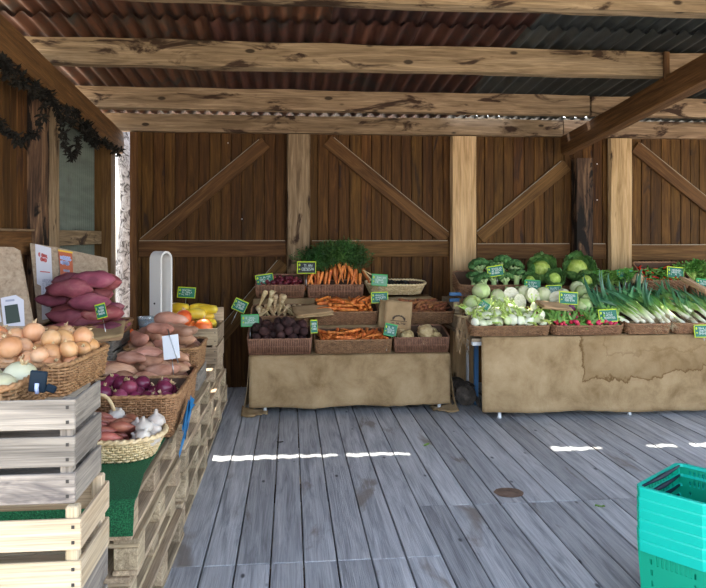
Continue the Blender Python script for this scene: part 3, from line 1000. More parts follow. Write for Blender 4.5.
# garlic
vs = []
for k in range(2):
    pr = [(0.004, -0.022), (0.020, -0.022), (0.028, -0.014), (0.030, -0.002), (0.026, 0.010), (0.016, 0.019), (0.008, 0.025), (0.006, 0.033), (0.004, 0.040)]
    me = MB().lathe(pr, 22, lobes=9, amp=0.16, jit=0.05, seed=k).mesh('garlic_bulb', True, 'garlic')
    mb = MB()
    for j in range(10):
        a = j * 0.63
        mb.tube([(0.008 * math.cos(a), 0.008 * math.sin(a), -0.021), (0.016 * math.cos(a), 0.016 * math.sin(a), -0.028)], [0.0012, 0.0006], 3)
    vs.append((me, [('roots', mb.mesh('roots', True, 'root_hair'), Matrix.Identity(4))]))
VEG['garlic_bulb'] = (vs, [((0, 0, 0), 0.029)])

# leafy pieces ------------------------------------------------------
def feather(mb, base, direction, length, spread, RR, nleaf=9, lw=0.008):
    """one carrot / fennel frond: a stem with many fine side leaflets"""
    base = Vector(base); d = Vector(direction).normalized()
    side = d.cross(Vector((RR.uniform(-1, 1), RR.uniform(-1, 1), RR.uniform(-1, 1)))).normalized()
    droop = Vector((0, 0, -1))
    pts = []
    for i in range(6):
        t = i / 5
        pts.append(base + d * length * t + droop * length * 0.22 * t * t)
    mb.tube(pts, [0.0022 * (1 - 0.7 * i / 5) for i in range(6)], 3)
    for i in range(nleaf):
        t = 0.25 + 0.75 * i / nleaf
        p = base + d * length * t + droop * length * 0.22 * t * t
        for sg in (-1, 1):
            q = (side * sg + d * 0.6 + Vector((RR.uniform(-.5, .5), RR.uniform(-.5, .5), RR.uniform(-.5, .5)))).normalized()
            l = spread * (1.15 - t * 0.7) * RR.uniform(0.7, 1.2)
            for j in range(3):
                q2 = (q + Vector((RR.uniform(-.55, .55), RR.uniform(-.55, .55), RR.uniform(-.55, .55)))).normalized()
                e = p + q * l * 0.3 * j
                sd = q2.cross(Vector((RR.uniform(-1, 1), RR.uniform(-1, 1), RR.uniform(-1, 1)))).normalized() * lw
                m_ = e + q2 * l * 0.35
                mb.add([e, m_ + sd, e + q2 * l * 0.75, m_ - sd], [(0, 1, 2, 3)])

def leaf_blade(mb, base, d, L, W, RR, curl=0.25, wavy=0.15, nu=5, nv=7):
    """broad leaf with a wavy edge"""
    base = Vector(base); d = Vector(d).normalized()
    a = Vector((0, 0, 1)) if abs(d.z) < 0.85 else Vector((1, 0, 0))
    s = d.cross(a).normalized(); up = s.cross(d)
    vs = []; fs = []
    for j in range(nv + 1):
        t = j / nv
        w = W * (math.sin(PI * min(0.08 + 0.9 * t, 1.0)) ** 0.6) * 0.5
        for i in range(nu + 1):
            u = i / nu * 2 - 1
            k = RR.uniform(-1, 1) * wavy * W * 0.3 * abs(u)
            vs.append(base + d * L * t + s * w * u + up * (curl * L * t * t + 0.25 * W * u * u * (1 - t * 0.5) + k))
    for j in range(nv):
        for i in range(nu):
            q = j * (nu + 1) + i
            fs.append((q, q + 1, q + nu + 2, q + nu + 1))
    mb.add(vs, fs)

# bunched carrot: root hanging towards the viewer with feathery tops
vs = []
for k in range(4):
    RR = random.Random(300 + k)
    me = MB().tube([(0, 0.004 * math.sin(i * .8 + k), -0.19 + 0.19 * i / 10) for i in range(11)], [max(0.002, 0.0175 * (i / 10) ** 0.45) * (0.75 if i == 10 else 1) for i in range(11)], 9).mesh('bunched_carrot', True, 'carrot')
    mb = MB()
    for j in range(5):
        feather(mb, (0, 0, -0.003), (RR.uniform(-0.42, 0.42), RR.uniform(-0.35, 0.25), 1), RR.uniform(0.22, 0.34), 0.075, RR, 11, 0.0042)
    vs.append((me, [('leafy_top', mb.mesh('leafy_top', False, 'frond'), Matrix.Identity(4))]))
VEG['bunched_carrot'] = (vs, [((0, 0, -0.02), 0.017)])
# fennel
vs = []
for k in range(3):
    RR = random.Random(320 + k)
    pr = [(0.006, -0.04), (0.026, -0.038), (0.040, -0.018), (0.042, 0.004), (0.034, 0.028), (0.022, 0.045), (0.016, 0.055)]
    me = MB().lathe(pr, 16, lobes=5, amp=0.1, sx=1.0, sy=0.66).mesh('fennel', True, 'fennel')
    st = MB(); fr = MB()
    for j in range(4):
        a = RR.uniform(-0.55, 0.55); b = RR.uniform(-0.35, 0.35)
        e = Vector((0.012 * (j - 1.5) + a * 0.06, b * 0.05, 0.05 + RR.uniform(0.03, 0.08)))
        st.tube([(0.010 * (j - 1.5), 0, 0.035), (0.011 * (j - 1.5) + a * 0.03, b * 0.03, 0.08), e], [0.010, 0.008, 0.007], 7)
        if j % 2: feather(fr, e, (a, b, 1), 0.045, 0.028, RR, 4, 0.0035)
    vs.append((me, [('stalks', st.mesh('stalks', True, 'fennel_stalk'), Matrix.Identity(4)), ('fronds', fr.mesh('fronds', False, 'leafpale'), Matrix.Identity(4))]))
VEG['fennel'] = (vs, [((0, 0, -0.005), 0.036)])
# radish with leaves
for me, parts in VEG['radish'][0]:
    RR = random.Random(330)
    mb = MB()
    for j in range(4):
        leaf_blade(mb, (0, 0, 0.012), (RR.uniform(-1, 1), RR.uniform(-1, 1), 1.1), 0.07, 0.024, RR, -0.2, 0.4, 2, 4)
    parts.append(('leaves', mb.mesh('leaves', True, 'leafgreen'), Matrix.Identity(4)))
# round cabbages
def cabbage_mesh(name, r, mat, seed, flat=0.9):
    mb = MB().blob((0, 0, 0), (r, r, r * flat), 0.08, 1.8, seed, 22, 14)
    return mb.mesh(name, True, mat)
def cabbage_leaves(r, n, seed, mat, open_=0.0, name='outer_leaf'):
    """leaves wrapped round the ball: each its own part"""
    RR = random.Random(seed)
    out = []
    for j in range(n):
        mb = MB(); vs = []; fs = []
        a0 = 2 * PI * j / n + RR.uniform(-0.2, 0.2)
        nu, nv = 8, 8
        for b in range(nv + 1):
            t = b / nv
            ph = PI * (0.95 - 0.70 * t)                     # from the stalk up over the crown
            for i in range(nu + 1):
                u = i / nu * 2 - 1
                wv = (math.sin(PI * min(0.12 + 0.85 * t, 1)) ** 0.6) * 0.95
                a = a0 + u * wv
                rr = r * (1.02 + 0.02 * (j % 3)) + open_ * r * t ** 2 * (0.6 + 0.4 * RR.random()) + 0.012 * r * math.sin(9 * u + b)
                rr += (0.10 * open_ * r * RR.uniform(-1, 1) if abs(u) > 0.7 else 0)
                vs.append((rr * math.sin(ph) * math.cos(a), rr * math.sin(ph) * math.sin(a), rr * math.cos(ph) * 0.92))
        for b in range(nv):
            for i in range(nu):
                q = b * (nu + 1) + i
                fs.append((q, q + 1, q + nu + 2, q + nu + 1))
        out.append((name, mb.add(vs, fs).mesh(name, True, mat), Matrix.Identity(4)))
    return out
VEG['round_cabbage'] = ([(cabbage_mesh('round_cabbage', 0.088, 'cabbage', 1), cabbage_leaves(0.088, 3, 1, 'cabbage')),
                         (cabbage_mesh('round_cabbage', 0.088, 'cabbage', 2), cabbage_leaves(0.088, 3, 2, 'cabbage'))], [((0, 0, 0), 0.085)])
VEG['white_cabbage'] = ([(cabbage_mesh('white_cabbage', 0.080, 'cabbage_white', 3, 1.05), cabbage_leaves(0.080, 3, 3, 'cabbage_white'))], [((0, 0, 0), 0.078)])
# cut half: a half ball whose flat face shows the pale heart
def half_mesh(r):
    mb = MB(); vs = []; fs = []
    nu, nv = 14, 10
    for j in range(nv + 1):
        ph = PI * j / nv
        for i in range(nu + 1):
            a = PI * i / nu
            vs.append((r * math.sin(ph) * math.cos(a), r * math.sin(ph) * math.sin(a), -r * 1.15 * math.cos(ph)))
    for j in range(nv):
        for i in range(nu):
            q = j * (nu + 1) + i
            fs.append((q, q + 1, q + nu + 2, q + nu + 1))
    return mb.add(vs, fs).mesh('half_cabbage', True, 'cabbage_white')
def cut_face(r):
    mb = MB(); n = 26
    ring = [(r * math.sin(2 * PI * k / n), 0, r * 1.15 * math.cos(2 * PI * k / n)) for k in range(n)]
    mb.add([(0, 0.002, 0)] + ring, [(0, 1 + k, 1 + (k + 1) % n) for k in range(n)])
    mb.blob((0, 0.002, -r * 0.45), (r * 0.16, 0.008, r * 0.5), 0.1, 3, 2, 10, 6)
    return mb.mesh('cut_face', False, 'cabbage_cut')
VEG['half_cabbage'] = ([(half_mesh(0.078), [('cut_face', cut_face(0.078), Matrix.Identity(4))])], [((0, 0.03, 0), 0.06)])
VEG['savoy_cabbage'] = ([(cabbage_mesh('savoy_cabbage', 0.095, 'savoy_heart', 5), cabbage_leaves(0.098, 4, 5, 'savoy', 0.35) + cabbage_leaves(0.105, 5, 9, 'savoy', 0.85)),
                         (cabbage_mesh('savoy_cabbage', 0.088, 'savoy_heart', 6), cabbage_leaves(0.092, 4, 7, 'savoy', 0.25) + cabbage_leaves(0.10, 5, 12, 'savoy', 1.0))], [((0, 0, 0), 0.12)])
# broccoli
vs = []
for k in range(3):
    RR = random.Random(350 + k)
    mb = MB().tube([(0, 0, -0.09), (0, 0, -0.03), (0, 0, 0.01)], [0.020, 0.022, 0.03], 9)
    for j in range(7):
        a = j * 0.9
        mb.tube([(0, 0, -0.03), (0.045 * math.cos(a), 0.045 * math.sin(a), 0.012)], [0.012, 0.010], 6)
    hd = MB()
    for j in range(26):
        ph = RR.random() ** 0.6 * 1.45; a = j * 2.399
        c = (0.060 * math.sin(ph) * math.cos(a), 0.060 * math.sin(ph) * math.sin(a), 0.012 + 0.042 * math.cos(ph))
        hd.blob(c, (0.024, 0.024, 0.021), 0.5, 4.5, j + k * 30, 10, 7)
    vs.append((mb.mesh('broccoli', True, 'broccoli_stalk'), [('floret_head', hd.mesh('floret_head', True, 'broccoli'), Matrix.Identity(4))]))
VEG['broccoli'] = (vs, [((0, 0, 0), 0.07)])
# leeks: root end at the origin, growing along +Z
def make_leek(kind, L, r, seed, nvar, leaves=7, spread=0.3):
    vs = []
    for k in range(nvar):
        RR = random.Random(seed + k)
        sh = MB().tube([(0, 0, 0.0), (0, 0, 0.02), (0, 0.002, L * 0.25), (0, 0, L * 0.5)], [r * 0.8, r * 1.08, r * 0.95, r * 0.9], 10)
        me = sh.mesh(kind, True, 'leek')
        parts = []
        for j in range(leaves):
            mb = MB()
            sg = -1 if j % 2 else 1
            t0 = L * (0.34 + 0.02 * j)
            out = spread * RR.uniform(0.4, 1.3) * sg
            l2 = L * RR.uniform(0.45, 0.75)
            dz = RR.uniform(-0.3, 0.3) * spread
            pts = []; ws = []
            for i in range(8):
                t = i / 7
                pts.append((out * l2 * t ** 1.5, dz * l2 * t * t - 0.002 * j, t0 + l2 * t * (1 - 0.25 * abs(out) * t)))
                ws.append(r * (2.0 if t < 0.1 else 2.3 * (1 - t ** 2.2) + 0.25))
            mb.ribbon(pts, ws, (sg * 0.25, 1, 0) if j % 3 else (1, 0.3, 0), fold=0.5)
            parts.append(('leaf', mb.mesh('leaf', True, 'leek'), Matrix.Identity(4)))
        mb = MB()
        for j in range(26):
            a = RR.uniform(0, 2 * PI); rr = RR.uniform(0.3, 1.2) * r
            e = RR.uniform(0.04, 0.10)
            mb.tube([(rr * math.cos(a), rr * math.sin(a), 0.004), (1.5 * rr * math.cos(a), 1.5 * rr * math.sin(a), -e * 0.5), (2.0 * rr * math.cos(a + .4), 2.0 * rr * math.sin(a + .4), -e)], [0.0016, 0.0012, 0.0006], 3)
        parts.append(('roots', mb.mesh('roots', True, 'root_hair'), Matrix.Identity(4)))
        vs.append((me, parts))
    VEG[kind] = (vs, [((0, 0, 0), r)])
make_leek('leek', 0.50, 0.019, 400, 4, 7, 0.55)
make_leek('dark_leek', 0.40, 0.017, 420, 3, 7, 0.45)
# leafy bunch (parsley-like greens)
def make_bunch(kind, mat, seed, L, n, lw, spread):
    RR = random.Random(seed)
    st = MB(); lf = MB()
    for j in range(n):
        a = RR.uniform(0, 2 * PI); q = RR.random() ** 0.5 * 0.7
        d = Vector((q * math.cos(a), q * math.sin(a), 1))
        l = L * RR.uniform(0.7, 1)
        st.tube([(0, 0, 0), d.normalized() * l * 0.6], [0.003, 0.002], 4)
        feather(lf, d.normalized() * l * 0.25, d, l * 0.75, spread, RR, 8, lw)
    VEG[kind] = ([(st.mesh(kind, True, 'fennel_stalk'), [('foliage', lf.mesh('foliage', False, mat), Matrix.Identity(4))])], [((0, 0, 0.05), 0.05)])
make_bunch('herb_bunch', 'leafgreen', 5, 0.24, 26, 0.009, 0.06)
make_bunch('celery_greens', 'leafgreen', 8, 0.30, 30, 0.010, 0.07)
# crumpled blackish leaves
mb = MB(); RR = random.Random(9)
for j in range(5):
    leaf_blade(mb, (0, 0, 0), (RR.uniform(-1, 1), RR.uniform(-1, 1), RR.uniform(0.2, 0.9)), 0.08, 0.045, RR, -0.3, 0.7, 4, 5)
VEG['black_leaf_tuft'] = ([(mb.mesh('black_leaf_tuft', True, 'black_leaf'), [])], [((0, 0, 0.02), 0.03)])

def spawn(kind, mx, label, cat, group, RR, var=None, name=None):
    vs = VEG[kind][0]
    me, parts = vs[var if var is not None else RR.randrange(len(vs))]
    o = tag(link(name or kind, me, None, mx), label, cat, group)
    for nm, pm, lm in parts:
        link(nm, pm, o, lm)
    return o

def pile(kinds, mx, w, d, n, label, cat, group, seed=0, z0=0.012, y0=0.0, margin=0.9, K=26, yaw=None, roll=True, upright=0.0, smin=0.88, smax=1.12, rim=None, dome=0.0, label2=None, settle=0.93):
    """let n vegetables drop one by one into the basket at mx, each to the lowest free place found"""
    RR = random.Random(seed)
    P = np.zeros((0, 4))
    out = []; cells = {}
    for q in range(n):
        kind = kinds[RR.randrange(len(kinds))] if isinstance(kinds, (list, tuple)) else kinds
        sph = VEG[kind][1]
        s = RR.uniform(smin, smax)
        best = None
        for c in range(K):
            ang = yaw(RR) if yaw else RR.uniform(0, 2 * PI)
            ca, sa = math.cos(ang), math.sin(ang)
            off = np.array([(p[0] * ca - p[1] * sa, p[0] * sa + p[1] * ca, p[2], r) for p, r in sph]) * s
            mxr = off[:, 3].max()
            ex = np.abs(off[:, 0]).max() + mxr * margin; ey = np.abs(off[:, 1]).max() + mxr * margin
            if ex > w / 2 + 0.02 or ey > d / 2 + 0.02:
                continue
            ax = max(w / 2 - ex, 0); ay = max(d / 2 - ey, 0)
            x = RR.uniform(-ax, ax); y = y0 + d / 2 + RR.uniform(-ay, ay)
            z = (off[:, 3] - off[:, 2]).max() + z0
            if len(P):
                dx = P[:, 0][None] - (off[:, 0] + x)[:, None]
                dy = P[:, 1][None] - (off[:, 1] + y)[:, None]
                rr = (P[:, 3][None] + off[:, 3][:, None]) * settle
                h2 = rr ** 2 - dx ** 2 - dy ** 2
                ok = h2 > 0
                if ok.any():
                    zz = np.where(ok, P[:, 2][None] + np.sqrt(np.maximum(h2, 0)) - off[:, 2][:, None], -1)
                    z = max(z, zz.max())
            cost = z + dome * ((2 * x / w) ** 2 + (2 * (y - y0 - d / 2) / d) ** 2)
            if best is None or cost < best[0]:
                best = (cost, x, y, z, ang, off)
        if best is None:
            continue
        _, x, y, z, ang, off = best
        P = np.vstack([P, off + np.array([x, y, z, 0])])
        r_ = RX(RR.uniform(0, 2 * PI)) if roll is True else Matrix.Identity(4)
        if roll == 'any':
            r_ = Euler((RR.uniform(-0.9, 0.9), RR.uniform(-0.9, 0.9), 0)).to_matrix().to_4x4()
        m_ = mx @ T((x, y, z)) @ RZ(ang) @ r_ @ Matrix.Scale(s, 4)
        o = spawn(kind, m_, (label2 or {}).get(kind, label), cat, group, RR)
        out.append(o)
        cells.setdefault((o['label'], min(int(3 * (y - y0) / d), 2), min(int(3 * (x / w + 0.5)), 2)), []).append((-z, o))
    for (lb, a, b), L_ in cells.items():
        where = ('near left', 'near middle', 'near right', 'middle left', 'centre', 'middle right', 'far left', 'far middle', 'far right')[a * 3 + b]
        for i, (_, o) in enumerate(sorted(L_, key=lambda t: t[0])):
            o['label'] = '%s, %s at the %s' % (lb, 'uppermost' if i == 0 else 'second' if i == 1 else 'deeper', where)
    return out

# ---- price signs
def scribble(w, h, lines, seed, lw, fill=0.75):
    """rows of small letter-like strokes (hand lettering too small to read in the photograph)"""
    RR = random.Random(seed)
    mb = MB()
    def stroke(a, b):
        a = Vector((a[0], 0, a[1])); b = Vector((b[0], 0, b[1]))
        d = b - a
        if d.length < 1e-6: return
        p = Vector((-d.z, 0, d.x)).normalized() * lw / 2
        mb.add([a + p, a - p, b - p, b + p], [(0, 1, 2, 3)])
    lh = h * fill / lines
    for l in range(lines):
        n = RR.randint(5, 8); lw_ = w * RR.uniform(0.62, 0.8)
        cw = lw_ / n
        zt = h / 2 - (h * (1 - fill)) / 2 - l * lh
        x0 = -w / 2 + w * 0.2 + RR.uniform(-0.02, 0.05) * w
        for k in range(n):
            if RR.random() < 0.08: continue
            x = x0 + k * cw * 0.95; a = x + cw * 0.78; t = zt - lh * 0.12; b = zt - lh * 0.82; m = (t + b) / 2
            g = RR.choice('AELNOISTHC')
            S = {'A': [((x, b), ((x + a) / 2, t)), (((x + a) / 2, t), (a, b)), ((x + cw * .2, m), (a - cw * .2, m))], 'E': [((x, b), (x, t)), ((x, t), (a, t)), ((x, m), (a, m)), ((x, b), (a, b))],
                 'L': [((x, t), (x, b)), ((x, b), (a, b))], 'N': [((x, b), (x, t)), ((x, t), (a, b)), ((a, b), (a, t))],
                 'O': [((x, t), (a, t)), ((a, t), (a, b)), ((a, b), (x, b)), ((x, b), (x, t))], 'I': [((x, t), (x, b))],
                 'S': [((a, t), (x, t)), ((x, t), (x, m)), ((x, m), (a, m)), ((a, m), (a, b)), ((a, b), (x, b))], 'T': [((x, t), (a, t)), (((x + a) / 2, t), ((x + a) / 2, b))],
                 'H': [((x, t), (x, b)), ((a, t), (a, b)), ((x, m), (a, m))], 'C': [((a, t), (x, t)), ((x, t), (x, b)), ((x, b), (a, b))]}[g]
            for p, q in S:
                stroke(p, q)
    return mb

def price_sign(px, py, wpx, hpx, zc, label, roll=0.0, yaw=0.0, lean=-12, face='sign_green', border='sign_border', lines=3, seed=0, spike=0.14, bt=0.09, card=None):
    w, h = wpx / F * zc, hpx / F * zc
    mx = T(Rz(px, py, zc)) @ RZ(-YAW + rad(yaw)) @ RX(rad(lean)) @ RY(rad(roll))
    o = tag(empty('price_sign', mx=mx), label, 'sign', 'price signs among the vegetables')
    link('card', cbox((round(w, 3), 0.004, round(h, 3)), border, 0.001), o)
    link('face', cbox((round(w * 0.92, 3), 0.004, round(h * 0.85, 3)), face, 0.0), o, T((w * 0.01, -0.0012, -h * 0.015)))
    if lines:
        link('lettering', scribble(w * 0.84, h * 0.76, lines, seed, max(0.003, h * 0.032)).mesh('lettering', False, 'chalk'), o, T((0, -0.0036, 0)))
        lf = MB().blob((0, 0, 0), (w * 0.05, 0.0012, h * 0.11), 0, 1, 0, 8, 5)
        lf.blob((0.001, 0, -h * 0.34), (w * 0.045, 0.0012, h * 0.06), 0, 1, 0, 8, 5)
        link('leaf_emblem', lf.mesh('leaf_emblem', True, 'sign_border'), o, T((-w * 0.37, -0.0036, h * 0.2)))
    if spike:
        link('spike', MB().tube([(0, 0.004, -h * 0.45), (0, 0.004, -h / 2 - spike)], 0.0035, 5).mesh('spike', True, 'steel'), o)
    return o

# ---- wooden crates
def crate(x, y, z, w, d, h, label, wood_='greycrate', slats=3, yaw=0.0, group=None, tall_back=0.0, st=0.010, gap=0.016, topgap=0.0, low_back=False):
    """x, y = front right corner on plan; opens upwards"""
    mx = T((x, y, z)) @ RZ(rad(yaw)) @ T((-w / 2, d / 2, 0))
    o = tag(empty('wooden_crate', mx=mx), label, 'crate', group)
    ps = 0.034
    for sx in (-1, 1):
        for sy in (-1, 1):
            hp = h * 0.66 if (low_back and sy == 1) else h
            piece('corner_post', (sx * (w / 2 - ps / 2 - st), sy * (d / 2 - ps / 2 - st), hp / 2), (ps, ps, round(hp, 3)), wood_ + 'z', o)
    sh = (h - topgap - gap * (slats - 1)) / slats
    RR = random.Random(int(abs(x * 997 + y * 131 + z * 77)))
    for k in range(slats):
        zc = sh / 2 + k * (sh + gap)
        for sy in (-1, 1):
            if low_back and sy == 1 and k == slats - 1: continue
            s = piece('slat', (0, sy * (d / 2 - st / 2), zc), (round(w, 3), st, round(sh, 3)), wood_ + 'x', o, rot=RY(RR.uniform(-0.003, 0.003)), ch=0.002)
            for sx in (-1, 1):
                for q in (-0.25, 0.25):
                    link('nail', cbox((0.008, 0.004, 0.009), 'nail', 0), s, T((sx * (w / 2 - 0.02), sy * (st / 2), q * sh)))
        for sx in (-1, 1):
            piece('slat', (sx * (w / 2 - st / 2), 0, zc), (st, round(d - 2 * st, 3), round(sh, 3)), wood_ + 'y', o, rot=RX(RR.uniform(-0.003, 0.003)), ch=0.002)
    nb = 4
    for k in range(nb):
        piece('bottom_slat', (0, -d / 2 + st + (d - 2 * st) * (k + 0.5) / nb, 0.006), (round(w - 2 * st, 3), round((d - 2 * st) / nb - 0.012, 3), 0.010), wood_ + 'x', o, ch=0.002)
    if tall_back:
        piece('back_panel', (0, d / 2 - st - 0.005, h + tall_back / 2), (round(w, 3), st, tall_back), wood_ + 'x', o, ch=0.002)
    return mx

ORD = ['first', 'second', 'third', 'fourth', 'fifth', 'sixth', 'seventh', 'eighth', 'ninth', 'tenth', 'eleventh', 'twelfth', 'thirteenth', 'fourteenth', 'fifteenth', 'sixteenth', 'seventeenth', 'eighteenth', 'nineteenth', 'twentieth']
def in_order(objs, what, end):
    """label a row of things by their order from the left as the camera sees them"""
    def px(o):
        p = o.matrix_basis.translation
        return (p.x * CS - p.y * SN) / (p.x * SN + p.y * CS)
    objs = sorted(objs, key=px)
    for i, o in enumerate(objs):
        k = 'leftmost' if i == 0 else 'rightmost' if i == len(objs) - 1 else ORD[i] + ' from the left'
        o['label'] = '%s, %s %s' % (what, k, end)

# ================================================================== LEFT STALL: pallets, crates, baskets
def Xa(px, zc): return Rz(px, 236, zc).x
def Ya(px, zc): return Rz(px, 236, zc).y

def pallet(xr, y0, z, w, L, label, group, seed):
    """xr = right edge, y0 = near end; long side along Y"""
    RR = random.Random(seed)
    o = tag(empty('pallet', mx=T((xr - w / 2, y0 + L / 2, z)) @ RZ(rad(RR.uniform(-0.8, 0.8)))), label, 'pallet', group)
    def p(n, c, s, m): return piece(n, c, s, m, o, rot=RZ(RR.uniform(-0.004, 0.004)), ch=0.003)
    for sx in (-1, 0, 1):
        p('bottom_board', (sx * (w / 2 - 0.05), 0, 0.011), (0.10, L, 0.020), 'pallety')
        for sy in (-1, 0, 1):
            p('block', (sx * (w / 2 - 0.05), sy * (L / 2 - 0.07), 0.064), (0.095, 0.13, 0.086), 'pallety')
    for sy in (-1, 0, 1):
        p('stringer_board', (0, sy * (L / 2 - 0.07), 0.117), (w, 0.12, 0.019), 'palletx')
    for k in range(6):
        p('deck_board', ((k / 5 - 0.5) * (w - 0.10), 0, 0.138), (0.098 if k in (0, 5) else 0.125, L, 0.021), 'pallety')
PH = 0.1495
stacks = [('near', -0.607, 2.80, 1.06), ('middle', -0.598, 3.94, 1.12), ('far', -0.590, 5.14, 1.20)]
R = random.Random(2)
lv = ['bottom pallet of', 'second lowest pallet of', 'third pallet up in', 'top pallet of']
for nm, xr, y0, L in stacks:
    for k in range(4):
        dx = R.uniform(-0.025, 0.02)
        pallet(xr + dx, y0 + R.uniform(-0.02, 0.02), 0.001 + k * PH, 1.16, L, 'weathered wooden pallet, %s the %s stack along the left wall' % (lv[k], nm), 'stacked pallets under the left stall', R.randrange(999))
ZP = 4 * PH + 0.002

# green turf mat over the near end
def turf():
    mb = MB(); vs = []; fs = []
    xs = [-1.30 + 0.69 * i / 12 for i in range(13)]
    prof = [(3.62, 0.006), (3.4, 0.006), (3.1, 0.006), (2.84, 0.006), (2.79, 0.004), (2.772, -0.012), (2.768, -0.05), (2.762, -0.09), (2.760, -0.118)]
    for th in (0, 0.007):
        for x in xs:
            for (y, z) in prof:
                w_ = 0.003 * math.sin(x * 17 + z * 30)
                vs.append((x - (0.03 if x > -0.63 and y > 2.9 else 0), y + w_ + (0.0 if z > 0 else -th), ZP + z + (th if z > 0 else 0)))
    n = len(prof); o = 13 * n
    for i in range(12):
        for j in range(n - 1):
            a = i * n + j
            fs += [(a, a + n, a + n + 1, a + 1), (o + a, o + a + 1, o + a + n + 1, o + a + n)]
    for j in range(n - 1):
        a = 12 * n + j
        fs.append((a, a + 1, o + a + 1, o + a))
    return mb.add(vs, fs).mesh('turf_mat', False, 'turf')
tag(link('turf_mat', turf()), 'green artificial turf mat draped over the near pallet stack', 'mat')

# crates in the foreground and behind
crate(-0.590, 1.960, 0.914, 0.55, 0.27, 0.285, 'weathered grey slatted crate on top of the foreground stack', 'greycrate', 3, gap=0.020, low_back=True)
crate(-0.566, 1.930, 0.684, 0.58, 0.30, 0.228, 'fresh pale pine crate under the grey foreground crate', 'pine', 2, gap=0.030, topgap=0.03)
crate(-0.572, 1.935, 0.455, 0.58, 0.30, 0.228, 'weathered crate directly below the pale pine crate', 'greycrate', 2, gap=0.03)
crate(-0.572, 1.935, 0.227, 0.58, 0.30, 0.227, 'weathered crate second from the floor in the foreground stack', 'greycrate', 2, gap=0.03)
crate(-0.572, 1.935, 0.0, 0.58, 0.30, 0.226, 'weathered crate on the floor under the foreground stack', 'greycrate', 2, gap=0.03)
for k in range(2):
    crate(-0.90, 2.86, ZP + 0.02 + k * 0.205, 0.46, 0.36, 0.204, ['grey crate on the turf below the brown onions', 'grey crate directly below the brown onion basket'][k], 'greycrate', 3)
for k in range(2):
    crate(-1.16, 4.66, ZP + k * 0.19, 0.56, 0.48, 0.189, ['crate on the pallets below the purple sweet potatoes', 'crate directly below the purple sweet potatoes'][k], 'greycrate', 2)
crate(-0.62, 4.74, ZP, 0.48, 0.46, 0.12, 'low crate under the far sweet potato basket', 'greycrate', 1)
msq = crate(-0.595, 5.74, ZP, 0.575, 0.56, 0.29, 'pale wooden crate of orange and yellow squash at the far end of the stall', 'pallet', 2, tall_back=0.12)

# white onions
bm_ = basket(-1.01, 1.995, 1.107, 0.46, 0.36, 0.115, 'woven basket of white onions standing in the grey crate', style='weave', mat='wicker', rc=0.07, rimr=0.010)
lo = pile('white_onion', bm_, 0.44, 0.33, 14, 'pale white onion in the basket standing in the grey crate', 'onion', 'white onions', seed=3, y0=0.015, z0=0.03, roll='any', dome=0.02, smin=0.85, smax=1.05)
# brown onions
bm_ = basket(-1.10, 2.72, 1.035, 0.52, 0.50, 0.125, 'woven basket heaped with brown onions', yaw=-4, style='weave', mat='wicker', rc=0.05, rimr=0.010, taper=0.02)
lo = pile('onion', bm_, 0.49, 0.47, 88, 'golden brown onion heaped in the woven basket', 'onion', 'brown onions', seed=5, y0=0.015, roll='any', dome=0.05, smin=0.78, smax=1.18)
# shallots and garlic
def oval_basket(x, y, z, w, d, h, label, mat, tilt=0, handle=None):
    mx = basket(x, y, z, w, d, h, label, tilt=tilt, style='weave', mat=mat, taper=0.05, rc=min(w, d) * 0.48, rimr=0.013)
    o = [q for q in COL.objects if q.get('label') == label][0]
    if handle:
        for hx, ang in handle:
            mb = MB()
            pts = []
            for i in range(13):
                a = PI * i / 12
                pts.append((hx + 0.07 * math.cos(a), d * 0.86 - 0.03 * math.sin(a), h - 0.01 + 0.165 * math.sin(a)))
            mb.tube(pts, 0.009, 7)
            link('handle', mb.mesh('handle', True, mat), o, T((hx, 0, h)) @ RY(ang) @ T((-hx, 0, -h)))
    return mx
bm_ = oval_basket(-0.845, 3.175, ZP + 0.016, 0.50, 0.37, 0.105, 'pale willow basket of shallots and garlic on green turf', 'wicker_pale', handle=[(-0.075, 0.0)])
pile('shallot', bm_ @ T((-0.025, 0, 0)), 0.30, 0.32, 46, 'pink-brown shallot in the pale willow basket', 'shallot', 'shallots', seed=8, y0=0.03, z0=0.035, dome=0.03, smin=0.9, smax=1.25, margin=0.5, yaw=lambda R_: R_.uniform(-0.9, 0.5))
pile('garlic_bulb', bm_ @ T((0.165, 0, 0)), 0.15, 0.29, 11, 'white garlic bulb in the pale willow basket', 'garlic', 'garlic bulbs', seed=9, y0=0.04, z0=0.05, roll='any', dome=0.02, smin=1.0, smax=1.3)
spawn('garlic_bulb', T(Rz(117, 415, 3.40)) @ RX(0.6) @ RY(0.5) @ Matrix.Scale(1.3, 4), 'white garlic bulb lying on top of the shallots', 'garlic', 'garlic bulbs', R)
# red onions
bm_ = basket(-0.845, 3.585, ZP + 0.016, 0.53, 0.50, 0.215, 'deep woven basket of red onions', style='weave', mat='wicker', rc=0.06, taper=0.03, rimr=0.011)
pile('red_onion', bm_, 0.47, 0.44, 52, 'dark red onion in the deep woven basket', 'onion', 'red onions', seed=12, y0=0.03, z0=0.07, roll='any', settle=0.9)
